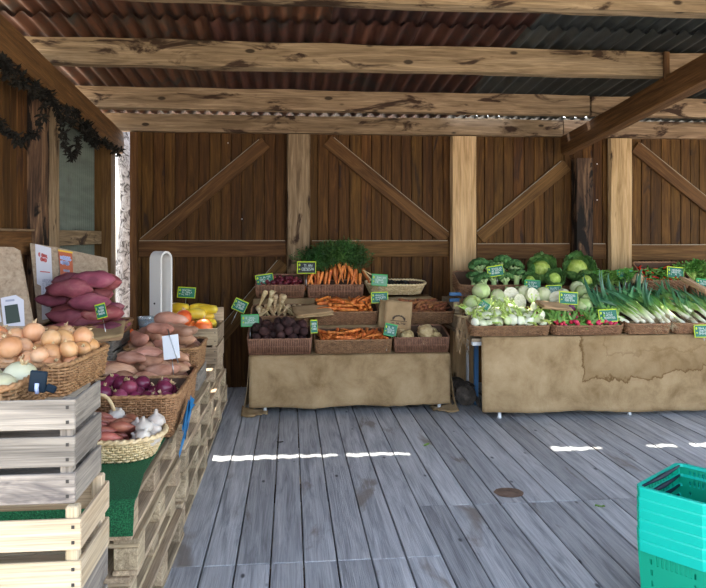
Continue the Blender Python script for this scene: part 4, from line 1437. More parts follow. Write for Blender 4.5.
# sweet potatoes
bm_ = basket(-0.885, 4.14, ZP, 0.55, 0.50, 0.19, 'woven basket of pink sweet potatoes behind the red onions', style='weave', mat='wicker', rc=0.06, taper=0.02, rimr=0.011)
yw = lambda R_: R_.choice((0.0, PI)) + R_.uniform(-0.45, 0.45)
pile('sweet_potato', bm_, 0.50, 0.46, 50, 'pink-brown sweet potato in the basket behind the red onions', 'sweet potato', 'sweet potatoes in the nearer basket', seed=14, y0=0.02, z0=0.10, yaw=yw, dome=0.03, margin=0.5)
bm_ = basket(-0.865, 4.72, ZP + 0.121, 0.50, 0.50, 0.17, 'woven basket of large sweet potatoes before the squash crate', style='weave', mat='wicker', rc=0.06, taper=0.02, rimr=0.011)
yw2 = lambda R_: -0.75 + R_.uniform(-0.35, 0.35)
pile('sweet_potato', bm_, 0.50, 0.50, 26, 'large pink sweet potato in the basket before the squash crate', 'sweet potato', 'sweet potatoes in the farther basket', seed=17, y0=0.0, z0=0.05, yaw=yw2, dome=0.04, smin=1.15, smax=1.5, margin=0.4)
# purple sweet potatoes
bm_ = basket(-1.40, 4.67, ZP + 0.381, 0.54, 0.46, 0.07, 'shallow basket heaped with purple sweet potatoes', style='weave', mat='wicker', rc=0.05, rimr=0.010)
lo = pile('purple_sweet_potato', bm_, 0.58, 0.44, 27, 'purple-red sweet potato heaped before the fibre board', 'sweet potato', 'purple sweet potatoes', seed=19, y0=0.0, yaw=lambda R_: R_.choice((0.0, PI)) + R_.uniform(-0.4, 0.4), dome=0.11, smin=0.85, smax=1.3, margin=0.4)
# small squash behind
bm_ = basket(-1.24, 5.28, ZP + 0.001, 0.34, 0.34, 0.20, 'small woven basket of orange squash beside the white scale', style='weave', mat='wicker', rc=0.05)
pile('orange_squash', bm_, 0.32, 0.32, 6, 'orange squash in the small basket beside the white scale', 'squash', 'orange squash beside the scale', seed=21, y0=0.01, z0=0.12, roll=False, smin=0.85, smax=1.0)
# squash crate
lo = pile('orange_squash', msq @ T((0.02, -0.28, 0)), 0.50, 0.22, 5, 'red-orange squash in the front of the pale crate', 'squash', 'orange squash in the crate', seed=23, y0=0.0, z0=0.225, roll=False, smin=0.8, smax=1.0)
pile('yellow_squash', msq @ T((0, -0.28, 0)), 0.53, 0.30, 13, 'yellow squash lying in the back of the pale crate', 'squash', 'yellow squash', seed=25, y0=0.24, z0=0.24, yaw=lambda R_: R_.uniform(-0.5, 0.5), dome=0.02)
# clear plastic tub
tb = tag(empty('plastic_tub', Rz(147, 330, 5.2)), 'clear plastic tub among the sweet potatoes', 'tub')
link('tub', MB().lathe([(0.05, 0.0), (0.058, 0.002), (0.068, 0.09), (0.064, 0.09), (0.055, 0.006), (0.001, 0.005)], 20).mesh('tub', True, 'clear'), tb)
link('lid', MB().lathe([(0.071, 0.088), (0.072, 0.098), (0.05, 0.104), (0.001, 0.105)], 20).mesh('lid', True, 'clear'), tb)

# paper bags before the purple sweet potatoes
def folded_bags(n, w, d, th, mat, seed, name='paper_bag'):
    RR = random.Random(seed)
    return [(cbox((w, d, th), mat, 0.001), RR.uniform(-0.02, 0.02), RR.uniform(-0.02, 0.02), RR.uniform(-6, 6)) for k in range(n)]
def bag_mesh(w, d, th, seed):
    """folded flat paper bag: thin block with a wavy, creased surface and a folded lip"""
    mb = MB(); vs = []; fs = []; nu, nv = 8, 8
    for s in (0, 1):
        for j in range(nv + 1):
            for i in range(nu + 1):
                x = (i / nu - 0.5) * w; y = (j / nv - 0.5) * d
                z = th * s + 0.008 * noise.noise(Vector((x * 9 + seed, y * 9, seed))) + 0.05 * (abs(x / w) ** 2) * w * 0.3
                vs.append((x, y, z))
    o = (nu + 1) * (nv + 1)
    for j in range(nv):
        for i in range(nu):
            a = j * (nu + 1) + i
            fs += [(a, a + nu + 1, a + nu + 2, a + 1), (o + a, o + a + 1, o + a + nu + 2, o + a + nu + 1)]
    for i in range(nu):
        fs += [(i, i + 1, o + i + 1, o + i)]
        a = nv * (nu + 1) + i
        fs += [(a, o + a, o + a + 1, a + 1)]
    for j in range(nv):
        a = j * (nu + 1)
        fs += [(a, o + a, o + a + nu + 1, a + nu + 1)]
        a += nu
        fs += [(a, a + nu + 1, o + a + nu + 1, o + a)]
    return mb.add(vs, fs).mesh('paper_bag', True, 'kraft')
def bag_stack(p, n, w, d, th, label, group, yaw, lean, seed, roll=0):
    RR = random.Random(seed)
    for k in range(n):
        mx = T(p) @ RZ(rad(yaw + RR.uniform(-3, 3))) @ RX(rad(lean)) @ RY(rad(roll)) @ T((RR.uniform(-.01, .01), RR.uniform(-.012, .012), k * th))
        o = tag(link('paper_bag', bag_mesh(w, d, th * 0.9, seed + k), None, mx), label[k] if isinstance(label, list) else label, 'bag', group)
    return o
bag_stack(Rz(105, 334, 4.52), 3, 0.24, 0.30, 0.012, ['lowest folded brown paper bag before the purple sweet potatoes', 'middle folded brown paper bag before the purple sweet potatoes', 'uppermost folded brown paper bag before the purple sweet potatoes'], 'paper bags on the left stall', 12, 12, 31, roll=-6)

def plane_pt(px, py, o, n_):
    """pixel ray meets the plane through o with normal n_"""
    d = Rz(px, py, 1.0) - Vector((0, 0, HC))
    t = (Vector(o) - Vector((0, 0, HC))).dot(n_) / d.dot(n_)
    return Vector((0, 0, HC)) + d * t
# boards leaning behind the stall
def board(name, pts, th, mat, label, cat):
    a, b = Vector(pts[0]), Vector(pts[1])
    nrm = (b - a).cross(Vector(pts[-1]) - a).normalized()
    if nrm.y > 0: nrm = -nrm
    n = len(pts)
    vs = [Vector(p) for p in pts] + [Vector(p) - nrm * th for p in pts]
    fs = [tuple(range(n)), tuple(range(2 * n - 1, n - 1, -1))] + [(i, n + i, n + (i + 1) % n, (i + 1) % n) for i in range(n)]
    return tag(link(name, MB().add(vs, fs).mesh(name, False, mat)), label, cat), nrm
b1, n1 = board('fibre_board', [plane_pt(px, py, Rz(13, 247, 3.72), Vector((0.05, -0.99, 0.14)).normalized()) for px, py in ((-40, 246), (13, 247), (19, 250), (34, 330), (35, 360), (-40, 360))], 0.025, 'cardboard', 'rough brown fibre board behind the brown onions', 'board')
b2, n2 = board('fibre_board', [Rz(30, 243, 4.95), Rz(55, 247, 5.03), Rz(107, 258, 5.22), Rz(113, 345, 5.18), Rz(42, 358, 4.85)], 0.03, 'cardboard', 'large fibre board leaning behind the purple sweet potatoes', 'board')
def sheet_on(name, o, n_, quad, mat, label=None, cat=None, lift=0.004, parent=None):
    vs = [plane_pt(px, py, o, n_) + n_ * lift for px, py in quad]
    bk = [v - n_ * 0.002 for v in vs]
    k = len(vs)
    me = MB().add(vs + bk, [tuple(range(k)), tuple(range(2 * k - 1, k - 1, -1))] + [(i, k + i, k + (i + 1) % k, (i + 1) % k) for i in range(k)]).mesh(name, False, mat)
    q = link(name, me, parent)
    return tag(q, label, cat) if label else q
def letters_on(o, n_, quad, lines, mat, parent, seed, lw=0.006, lift=0.007):
    """letter-like strokes inside a pixel quad (tl, tr, br, bl)"""
    tl, tr, br, bl = [plane_pt(px, py, o, n_) + n_ * lift for px, py in quad]
    w = (tr - tl).length; h = (bl - tl).length
    mb = scribble(w * 1.25, h, lines, seed, lw, fill=0.95)
    vs = []
    for x, y, z in mb.v:
        u = min(max((x + w * 1.25 / 2 - w * 0.22) / (w * 0.98), 0), 1); v = 0.5 - z / h
        vs.append(tl + (tr - tl) * u + (bl - tl) * v)
    mb.v = vs
    return link('lettering', mb.mesh('lettering', False, mat), parent)
o1 = Rz(13, 247, 3.72); v1 = Rz(34, 330, 3.62)
p1 = tag(empty('poster'), 'small white poster with a dark picture on the left fibre board', 'poster')
sheet_on('sheet', o1, n1, [(1, 298), (16, 295), (24, 300), (25, 326), (4, 326)], 'paper_white', parent=p1, lift=0.006)
sheet_on('picture', o1, n1, [(5, 306), (18, 304), (21, 322), (7, 324)], 'ink_dark', parent=p1, lift=0.009)
sheet_on('margin_strip', o1, n1, [(6, 300), (15, 299), (15, 301), (6, 302)], 'ink_grey', parent=p1, lift=0.009)
p4 = tag(empty('poster'), 'pale leaflet cut off by the left edge of the photo', 'poster')
sheet_on('sheet', o1, n1, [(-14, 306), (0, 308), (2, 322), (-14, 324)], 'paper_white', parent=p4, lift=0.006)
o2 = Rz(30, 243, 4.95)
p2 = tag(empty('poster'), 'white poster with red and grey lettering on the leaning board', 'poster')
sheet_on('sheet', o2, n2, [(35, 244), (51, 248), (54, 318), (42, 320), (41, 286), (37, 284)], 'paper_white', parent=p2)
letters_on(o2, n2, [(38, 252), (49, 255), (49, 263), (38, 261)], 2, 'ink_red', p2, 4, 0.008)
sheet_on('red_rule', o2, n2, [(40, 271), (50, 272), (50, 273), (40, 272)], 'ink_red', parent=p2, lift=0.006)
letters_on(o2, n2, [(42, 278), (53, 279), (54, 308), (43, 308)], 7, 'ink_grey', p2, 9, 0.003)
p3 = tag(empty('poster'), 'orange poster with pale blue lettering on the leaning board', 'poster')
sheet_on('sheet', o2, n2, [(58, 250), (72, 253), (74, 290), (62, 290)], 'poster_orange', parent=p3)
sheet_on('yellow_edge', o2, n2, [(58, 249.5), (72.5, 252), (72.5, 253.6), (58.2, 251.2)], 'poster_yellow', parent=p3, lift=0.006)
letters_on(o2, n2, [(59.5, 255), (71, 257), (71.5, 266), (60.5, 265)], 2, 'ink_blue', p3, 14, 0.010)
letters_on(o2, n2, [(63, 269), (70, 270), (70, 273), (63, 272)], 1, 'ink_grey', p3, 17, 0.005)
letters_on(o2, n2, [(63, 276), (70, 277), (70, 281), (63, 280)], 2, 'chalk', p3, 19, 0.005)

# scale: tall white hoop-shaped column
sc_ = tag(empty('weighing_scale', Rz(161, 340, 5.56)), 'tall white rounded scale column beside the squash crate', 'scale')
base_z = sc_.location.z
def hoop(w, h, tk, depth):
    """inverted U band of the given thickness and depth"""
    mb = MB(); vs = []; fs = []
    outer = [(-w / 2, 0)] + [(-w / 2, h - w / 2)] + [(-w / 2 * math.cos(PI * i / 12), h - w / 2 + w / 2 * math.sin(PI * i / 12)) for i in range(1, 12)] + [(w / 2, h - w / 2), (w / 2, 0)]
    wi = w - 2 * tk
    inner = [(-wi / 2, 0)] + [(-wi / 2, h - w / 2)] + [(-wi / 2 * math.cos(PI * i / 12), h - w / 2 + wi / 2 * math.sin(PI * i / 12)) for i in range(1, 12)] + [(wi / 2, h - w / 2), (wi / 2, 0)]
    n = len(outer)
    for y in (-depth / 2, depth / 2):
        vs += [(x, y, z) for x, z in outer] + [(x, y, z) for x, z in inner]
    for i in range(n - 1):
        fs += [(i, i + 1, n + i + 1, n + i), (2 * n + i, 3 * n + i, 3 * n + i + 1, 2 * n + i + 1), (i, 2 * n + i, 2 * n + i + 1, i + 1), (n + i, n + i + 1, 3 * n + i + 1, 3 * n + i)]
    return mb.add(vs, fs)
hh = Rz(161, 251, 5.56).z - base_z
HY = RZ(rad(58))
link('column', hoop(0.135, hh, 0.016, 0.115).mesh('column', False, 'white_plastic'), sc_, HY)
link('base', cbox((0.17, 0.12, 0.06), 'white_plastic', 0.01), sc_, HY @ T((0, 0, 0.03)))
link('screw', MB().lathe([(0.008, 0), (0.008, 0.004), (0.001, 0.004)], 10).mesh('screw', False, 'nail'), sc_, HY @ T((-0.073, -0.0, 0.30)) @ RY(-PI / 2))
# the scale's platform stands on a riser box, hidden behind the produce
rb = tag(empty('riser_box', (sc_.location.x, sc_.location.y, ZP)), 'plain wooden box under the white scale', 'box')
hz_ = base_z - ZP
if hz_ > 0.02:
    piece('box_body', (0, 0, hz_ / 2 - 0.001), (0.16, 0.14, round(hz_ - 0.002, 3)), 'palletz', rb)
    piece('box_lid', (0, 0, hz_ - 0.006), (0.17, 0.15, 0.010), 'palletx', rb)

# blank white card on a clip, and the dark stand among the onions
o = price_sign(171, 347, 16, 24, 4.12, 'blank white card on a wire clip among the sweet potatoes', roll=-8, face='sign_white', border='sign_white', lines=0, spike=0.10)
link('wire_clip', MB().tube([(-0.01, -0.004, 0.11), (0.0, -0.006, 0.06), (0.02, -0.006, -0.02), (0.035, -0.004, -0.1)], 0.004, 6).mesh('wire_clip', True, 'steel'), o)
ds = tag(empty('sign_holder', Rz(38, 394, 1.99)), 'dark blue sign holder with a pale handle in the grey crate', 'sign')
link('panel', cbox((0.048, 0.012, 0.062), 'handle_black', 0.004), ds, T((0, 0, 0.036)) @ RY(rad(7)))
link('side_wing', cbox((0.03, 0.012, 0.022), 'handle_black', 0.004), ds, T((0.035, 0.004, 0.014)) @ RY(rad(20)))
link('handle', MB().tube([(0, -0.008, 0.004), (0, -0.012, 0.02), (0, -0.008, 0.032)], 0.006, 8).mesh('handle', True, 'ink_blue'), ds)

# blue netting caught on the middle pallets
mb = MB(); RR = random.Random(31)
path = [Lp(190, 400, -0.562), Lp(187, 415, -0.555), Lp(184, 428, -0.558), Lp(181, 443, -0.555), Lp(177, 457, -0.56)]
for k in range(9):
    dy = RR.uniform(-0.09, 0.09)
    q = [p + Vector((RR.uniform(0, .012), dy * (1 - abs(i - 2) * 0.25) + RR.uniform(-.02, .02), RR.uniform(-.02, .02))) for i, p in enumerate(path)]
    i0 = RR.randrange(0, 2); i1 = RR.randrange(3, 6)
    mb.ribbon(q[i0:i1], [RR.uniform(0.018, 0.05) for _ in q[i0:i1]], (0, 1, RR.uniform(-.3, .3)), RR.uniform(-.4, .4))
tag(link('blue_netting', mb.mesh('blue_netting', True, 'blue_net')), 'torn blue netting hanging down the side of the middle pallets', 'netting')

# dried vine along the left rafter
vine = tag(empty('dried_vine_garland'), 'dark dried vine garland hanging along the left rafter', 'garland')
RR = random.Random(77)
def vine_path(pts, X, n=30):
    P = [Lp(px, py, X) for px, py in pts]
    out = []
    for i in range(len(P) - 1):
        for k in range(n // (len(P) - 1)):
            out.append(P[i].lerp(P[i + 1], k / (n // (len(P) - 1))))
    return out + [P[-1]]
strands = [[(-20, 44), (0, 62), (18, 82), (36, 92), (48, 96), (62, 118), (76, 122), (86, 132), (100, 140), (118, 152)],
           [(0, 58), (10, 70), (22, 74), (40, 88), (52, 100), (70, 112), (80, 116), (95, 132), (108, 146), (121, 150)],
           [(-6, 116), (4, 128), (14, 138), (26, 141), (36, 132), (44, 108), (47, 92)],
           [(58, 112), (62, 130), (66, 146), (72, 160), (76, 148), (78, 136)],
           [(86, 122), (88, 136), (96, 146)]]
for si, st in enumerate(strands):
    path = vine_path(st, -1.735, 36)
    path = [p + Vector((RR.uniform(-.02, .02), RR.uniform(-.02, .02), RR.uniform(-.02, .02))) for p in path]
    stem = link('vine_stem', MB().tube(path, 0.006, 4).mesh('vine_stem', True, 'vine'), vine)
    lf = MB()
    dens = 24 if si < 2 else 11
    for p in path:
        for j in range(dens):
            d = Vector((RR.uniform(-1, 1), RR.uniform(-1, 1), RR.uniform(-1.2, 0.8))).normalized()
            l = RR.uniform(0.02, 0.065)
            s = d.cross(Vector((RR.uniform(-1, 1), RR.uniform(-1, 1), 1))).normalized() * l * 0.2
            lf.add([p, p + d * l * 0.5 + s, p + d * l, p + d * l * 0.5 - s], [(0, 1, 2, 3)])
    tag(link('dry_leaves', lf.mesh('dry_leaves', False, 'vine'), stem), kind='stuff')

# ================================================================== CENTRE TABLE
CY0 = 6.42
cx0, cx1 = Xa(250, 6.47), Xa(451, 6.47)
def table(name, x0, x1, y0, y1, z, label, legmat, legs, steps):
    o = tag(empty(name, ((x0 + x1) / 2, (y0 + y1) / 2, 0)), label, 'table')
    cx_, cy_ = (x0 + x1) / 2, (y0 + y1) / 2
    piece('tabletop', (0, 0, z - 0.016), (round(x1 - x0, 3), round(y1 - y0, 3), 0.030), 'palletx', o)
    for (lx, ly) in legs:
        link('leg', MB().tube([(0, 0, 0.0), (0, 0, 0.012), (0, 0, z - 0.03)], [0.020, 0.017, 0.017], 12).mesh('leg', True, legmat), o, T((lx - cx_, ly - cy_, 0)))
    for (sy0, sy1, z0, z1) in steps:
        piece('display_step', (0, (sy0 + sy1) / 2 - cy_, (z0 + z1) / 2), (round(x1 - x0 - 0.04, 3), round(sy1 - sy0, 3), round(z1 - z0, 3)), 'palletx', o)
    return o
table('trestle_table', cx0 + 0.02, cx1 - 0.02, CY0 + 0.02, 7.44, 0.530, 'low trestle table under the burlap in the middle of the shed', 'white_paint',
      [(cx0 + 0.14, CY0 + 0.06), (Xa(441, 6.47), CY0 + 0.035), (cx0 + 0.1, 7.36), (cx1 - 0.1, 7.36)],
      [(6.82, 7.44, 0.531, 0.745), (7.16, 7.44, 0.746, 0.985)])
def burlap(x0, x1, yf, prof, hemf, side_l, side_r, mat, name, label, nx=60, fold=0.018, seed=0):
    """cloth draped over a stepped table: front drop, stepped top, optional side drops"""
    mb = MB()
    ztop = prof[0][1]
    nf = 16
    def front(x, t):
        zb = hemf(x)
        z = ztop + (zb - ztop) * t
        f = noise.noise(Vector((x * 2.6 + seed, 0, seed))) * fold * t * 1.5 + noise.noise(Vector((x * 7 + seed, t * 1.5, 3.1))) * fold * 0.5 * t
        return Vector((x, yf - 0.012 - abs(f) - 0.02 * t, z))
    cols = []
    for i in range(nx + 1):
        x = x0 + (x1 - x0) * i / nx
        col = [front(x, 1 - j / nf) for j in range(nf + 1)]
        for k, (y, z) in enumerate(prof):
            col.append(Vector((x, y, z + 0.006 + 0.006 * noise.noise(Vector((x * 5, y * 5, seed))))))
        cols.append(col)
    n = len(cols[0])
    vs = [p for c in cols for p in c]
    fs = [(i * n + j, (i + 1) * n + j, (i + 1) * n + j + 1, i * n + j + 1) for i in range(nx) for j in range(n - 1)]
    mb.add(vs, fs)
    for flag, xs, sg in ((side_l, x0, -1), (side_r, x1, 1)):
        if not flag: continue
        pr = [(yf - 0.012, ztop)] + prof
        # resample the profile along y
        ys = [yf - 0.012 + (prof[-1][0] - yf + 0.012) * i / 24 for i in range(25)]
        def zat(y):
            for a, b in zip(pr[:-1], pr[1:]):
                if a[0] <= y <= b[0] and b[0] > a[0]:
                    return a[1] + (b[1] - a[1]) * (y - a[0]) / (b[0] - a[0])
            return pr[-1][1]
        vs = []; m_ = 12
        for i, y in enumerate(ys):
            zt = zat(y); zb = flag
            for j in range(m_ + 1):
                t = j / m_
                f = noise.noise(Vector((y * 4 + seed, 1.2, seed + 7))) * 0.03 * t
                flare = 0.10 * t * t * (1 if i < 6 else 0.4)
                vs.append(Vector((xs + sg * (0.004 + abs(f) + flare * 0.5), y - (0.03 * t if i == 0 else 0), zt + (zb - zt) * t)))
        fs = [(i * (m_ + 1) + j, i * (m_ + 1) + j + 1, (i + 1) * (m_ + 1) + j + 1, (i + 1) * (m_ + 1) + j) for i in range(24) for j in range(m_)]
        mb.add(vs, fs)
        # the spare corner of cloth lying on the floor
        vs = []
        for i in range(13):
            for j in range(9):
                u, v = i / 12, j / 8
                vs.append(Vector((xs - sg * (0.24 * u - 0.07), yf - 0.09 + 0.16 * v - 0.04 * math.sin(u * 5) , 0.012 + 0.06 * (1 - u) * v + 0.022 * abs(noise.noise(Vector((u * 4, v * 3, seed)))))))
        mb.add(vs, [(i * 9 + j, (i + 1) * 9 + j, (i + 1) * 9 + j + 1, i * 9 + j + 1) for i in range(12) for j in range(8)])
    me = mb.mesh(name, True, mat)
    o = tag(link(name, me), label, 'cloth')
    md = o.modifiers.new('thickness', 'SOLIDIFY'); md.thickness = 0.003; md.offset = 0
    return o
hem_c = lambda x: 0.070 + 0.018 * noise.noise(Vector((x * 2.5, 4, 1))) + 0.006 * noise.noise(Vector((x * 14, 2, 1)))
burlap(cx0, cx1, CY0, [(CY0, 0.535), (CY0 + 0.36, 0.545), (6.80, 0.56), (6.806, 0.75), (7.12, 0.76), (7.145, 0.77), (7.15, 0.99), (7.455, 1.0)], hem_c, 0.03, 0.03, 'burlap', 'burlap_cloth',
       'plain burlap cloth draped over the low middle table', seed=2, fold=0.045)
TL = 13
LAB = 'on the middle table'
# front row
def xc_w(p0, p1, Y):
    a, b = Dp(p0, 236, Y).x, Dp(p1, 236, Y).x
    return (a + b) / 2, b - a - 0.012
x, w = xc_w(247, 312, CY0)
bm_ = basket(x, CY0 + 0.015, 0.546, w, 0.33, 0.155, 'red-brown basket of dark beetroot, front row of the middle table', tilt=TL)
pile('beetroot', bm_, w - 0.04, 0.29, 44, 'dark beetroot in the front row basket', 'beetroot', 'beetroots', seed=41, y0=0.02, roll='any', dome=0.03, z0=0.03, smin=0.9, smax=1.25)
x, w = xc_w(314, 393, CY0)
bm_ = basket(x, CY0 + 0.015, 0.546, w, 0.32, 0.135, 'brown woven basket of carrots, front row of the middle table', tilt=TL, style='weave', mat='wicker_dark', rc=0.05)
pile('carrot', bm_, w - 0.05, 0.27, 78, 'orange carrot in the front row woven basket', 'carrot', 'carrots in the front row basket', seed=43, y0=0.025, z0=0.06, dome=0.02, margin=0.5, K=18)
x, w = xc_w(394, 450, CY0)
bm_ = basket(x, CY0 + 0.015, 0.546, w, 0.34, 0.150, 'red-brown basket of celeriac, front row of the middle table', tilt=TL)
CEL = []
for (dx, dy, dz, s, v) in ((-0.13, 0.10, 0.13, 0.9, 0), (0.06, 0.14, 0.155, 1.15, 1), (0.15, 0.11, 0.12, 0.75, 2), (0.02, 0.05, 0.10, 0.6, 0), (-0.16, 0.24, 0.11, 0.8, 2), (0.14, 0.26, 0.10, 0.8, 1)):
    CEL.append(spawn('celeriac', bm_ @ T((dx, dy, dz)) @ RZ(dx * 40) @ Matrix.Scale(s, 4), 'knobbly cream celeriac in the front row basket', 'celeriac', 'celeriac roots', R, v))
in_order(CEL, 'knobbly cream celeriac', 'in the front row basket')
# middle row
Y2, Z2 = 6.815, 0.766
x, w = xc_w(250, 311, Y2)
bm_ = basket(x, Y2, Z2, w, 0.31, 0.10, 'shallow dark basket of parsnips, middle row of the middle table', tilt=TL + 4, style='weave', mat='wicker_dark', rc=0.08, taper=0.03)
pile('parsnip', bm_, w - 0.08, 0.28, 20, 'cream parsnip in the shallow dark basket', 'parsnip', 'parsnips', seed=47, y0=0.015, z0=0.04, yaw=lambda R_: PI / 2 * 3 + R_.uniform(-0.5, 0.5), dome=0.02, margin=0.4)
for (px, py, ang, s) in ((262, 300, -1.2, 1.0), (270, 300, -1.35, 1.15), (275, 305, -1.5, 1.0), (281, 304, -1.45, 0.9)):
    spawn('parsnip', T(Rz(px, py, 6.93)) @ RX(rad(20)) @ RY(ang + PI), 'cream parsnip in the shallow dark basket', 'parsnip', 'parsnips', R)
for (a, b, c, lb) in (((268, 306), (272, 296), (276, 291), 'cream parsnip with a long thin tail pointing up'), ((281, 303), (290, 311), (301, 315), 'cream parsnip with a long thin tail trailing to the right')):
    pts = [Rz(p[0], p[1], 6.86) for p in (a, b, c)]
    o = spawn('parsnip', T(pts[0] + Vector((0, 0.03, -0.02))) @ RX(rad(20)) @ RY(1.9), lb, 'parsnip', 'parsnips', R, 0)
    link('root_tail', MB().tube(pts, [0.010, 0.006, 0.003], 6).mesh('root_tail', True, 'parsnip'), o, o.matrix_basis.inverted())
x, w = xc_w(313, 379, Y2)
bm_ = basket(x, Y2, Z2, w, 0.31, 0.135, 'brown woven basket of carrots, middle row of the middle table', tilt=TL, style='weave', mat='wicker_dark', rc=0.06)
pile('carrot', bm_, w - 0.05, 0.27, 80, 'orange carrot in the middle row basket', 'carrot', 'carrots in the middle row basket', seed=49, y0=0.025, z0=0.05, dome=0.02, margin=0.5, K=18, smin=1.0, smax=1.3)
x, w = xc_w(398, 456, Y2)
bm_ = basket(x, Y2, Z2, w, 0.33, 0.125, 'rounded brown basket of earthy carrots, middle row at the right', tilt=TL, style='weave', mat='wicker_dark', rc=0.09)
pile('earthy_carrot', bm_, w - 0.05, 0.30, 62, 'earthy dark carrot in the rounded basket', 'carrot', 'earthy carrots', seed=53, y0=0.02, z0=0.05, dome=0.02, margin=0.5, K=18, smin=1.0, smax=1.3, yaw=lambda R_: R_.uniform(-0.3, 1.1))
# back row
Y3, Z3 = 7.16, 1.006
x, w = xc_w(255, 305, Y3)
bm_ = basket(x, Y3, Z3, w, 0.30, 0.145, 'red-brown basket of small dark red roots, back row at the left', tilt=TL + 6)
pile('dark_red_root', bm_, w - 0.04, 0.26, 60, 'small dark red root in the back row basket', 'root', 'dark red roots in the back row', seed=57, y0=0.02, z0=0.08, roll='any', smin=0.9, smax=1.3, K=10)
x, w = xc_w(307, 364, Y3)
bm_ = basket(x, Y3, Z3, w, 0.30, 0.135, 'red-brown basket of bunched carrots with leafy tops', tilt=6)
RR = random.Random(8)
BC = ([], [])
for k in range(26):
    u = (k % 13) / 12
    row_ = k // 13
    px = 310 + 51 * u + RR.uniform(-1.5, 1.5)
    top = 273 - 8 * math.sin(PI * min(max((u - 0.25) / 0.75, 0), 1)) - row_ * 3 + RR.uniform(-2, 2)
    p = Rz(px, top, 7.24 + 0.07 * row_)
    bc = spawn('bunched_carrot', T(p) @ RX(rad(-12 - 10 * row_)) @ RY(rad(RR.uniform(-24, 24))) @ Matrix.Scale(1.12, 4), 'bright carrot with feathery green top in the back row basket', 'carrot', 'bunched carrots', RR)
    BC[row_].append(bc)
in_order(BC[0], 'bright carrot with leafy top', 'in the front of the bunch')
in_order(BC[1], 'bright carrot with leafy top', 'at the back of the bunch')
x, w = xc_w(366, 428, Y3)
bm_ = oval_basket(x, Y3 - 0.02, Z3 + 0.02, w, 0.34, 0.11, 'pale oval willow basket with blackish leaves, back row', 'wicker_pale', tilt=6)
pile('black_leaf_tuft', bm_, w * 0.6, 0.24, 16, 'crumpled blackish leaf tuft in the pale oval basket', 'leaf', 'blackish leaves', seed=61, y0=0.05, z0=0.05, roll='any', K=10)
mb = MB()
for (a, b, c) in (((363, 270), (370, 274), (385, 279)), ((364, 271), (369, 277), (374, 283))):
    mb.tube([Rz(a[0], a[1], 7.15), Rz(b[0], b[1], 7.13), Rz(c[0], c[1], 7.12)], [0.006, 0.007, 0.008], 6)
tag(link('willow_twig', mb.mesh('willow_twig', True, 'wicker_pale')), 'loose pale willow twigs poking out of the oval basket', 'twig')
# paper bags on the centre table
def standing_bag(px, py, wpx, hpx, zc, roll, label, lean=10, logo=False, yaw=0):
    w_, h_ = wpx / F * zc, hpx / F * zc
    mx = T(Rz(px, py, zc)) @ RZ(-YAW + rad(yaw)) @ RX(rad(90 - lean)) @ RZ(rad(roll))
    o = tag(link('paper_bag', bag_mesh(w_, h_, 0.012, px), None, mx), label, 'bag', 'paper bags on the middle table')
    if logo:
        mb = MB(); RQ = random.Random(4)
        for k in range(9):     # printed emblem: a small tree-and-hill shape over a line of lettering
            a = PI * k / 8
            mb.blob((0.055 * math.cos(a), 0.012 + 0.035 * math.sin(a), 0), (0.010 + 0.004 * (k % 2), 0.009, 0.0008), 0.3, 3, k, 7, 4)
        mb.box((0.0, -0.004, 0), (0.16, 0.006, 0.001))
        link('printed_emblem', mb.mesh('printed_emblem', False, 'logo'), o, T((0.01, -0.055, 0.022)))
        link('lettering', scribble(0.2, 0.03, 1, 5, 0.004).mesh('lettering', False, 'logo'), o, T((0.0, -0.082, 0.022)) @ RX(-PI / 2))
    return o
standing_bag(390, 314, 22, 27, 6.80, -4, 'plain brown paper bag behind the printed one')
standing_bag(398, 315, 27, 28, 6.72, -5, 'brown paper bag with a dark printed emblem on the middle table', logo=True)
bag_stack(Rz(312, 312, 6.78), 2, 0.36, 0.26, 0.014, ['lower folded brown paper bag between parsnips and carrots', 'upper folded brown paper bag between parsnips and carrots'], 'flat paper bags between parsnips and carrots', 12, 14, 71, roll=-4)

# ================================================================== RIGHT TABLE
RY0 = 6.06
rx0, rx1 = Dp(481, 236, RY0).x, 4.8
rt = table('trestle_table', rx0 - 0.08, rx1, RY0 + 0.02, 7.40, 0.728, 'taller trestle table under the stained burlap on the right', 'white_paint',
      [(Dp(501, 236, RY0).x, RY0 + 0.05), (Dp(632, 236, RY0).x, RY0 + 0.05), (rx1 - 0.2, RY0 + 0.05), (rx0 + 0.2, 7.3), (rx1 - 0.2, 7.3)],
      [(6.47, 7.40, 0.729, 0.865), (6.86, 7.40, 0.866, 0.995)])
cxr, cyr = (rx0 - 0.08 + rx1) / 2, (RY0 + 0.02 + 7.40) / 2
p = Rz(476, 340, 6.75)
link('side_leg', cbox((0.04, 0.04, 0.66), 'blue_metal', 0.004), rt, T((p.x - cxr, p.y - cyr, 0.331)))
link('corner_bracket', cbox((0.10, 0.06, 0.055), 'white_paint', 0.006), rt, T((Dp(477, 236, 6.14).x - cxr, 6.14 - cyr, 0.685)))
for (py) in (294, 300):
    p = Rz(460, py, 7.0)
    link('side_bar', cbox((0.22, 0.03, 0.035), 'blue_metal', 0.004), rt, T((p.x - cxr, p.y - cyr, p.z)))
hem_r = lambda x: 0.075 - 0.014 * (x - rx0) + 0.012 * noise.noise(Vector((x * 2.1, 8, 1))) + 0.006 * noise.noise(Vector((x * 11, 2, 5)))
burlap(rx0, rx1, RY0, [(RY0, 0.735), (6.44, 0.742), (6.46, 0.75), (6.463, 0.87), (6.84, 0.872), (6.85, 0.88), (6.853, 1.0), (7.40, 1.0)], hem_r, None, None, 'burlap_stained', 'burlap_cloth',
       'water-stained burlap cloth hanging from the right table', nx=90, fold=0.012, seed=5)
TR = 13
RW = dict(style='weave', mat='wicker_dark')
Zf = 0.746
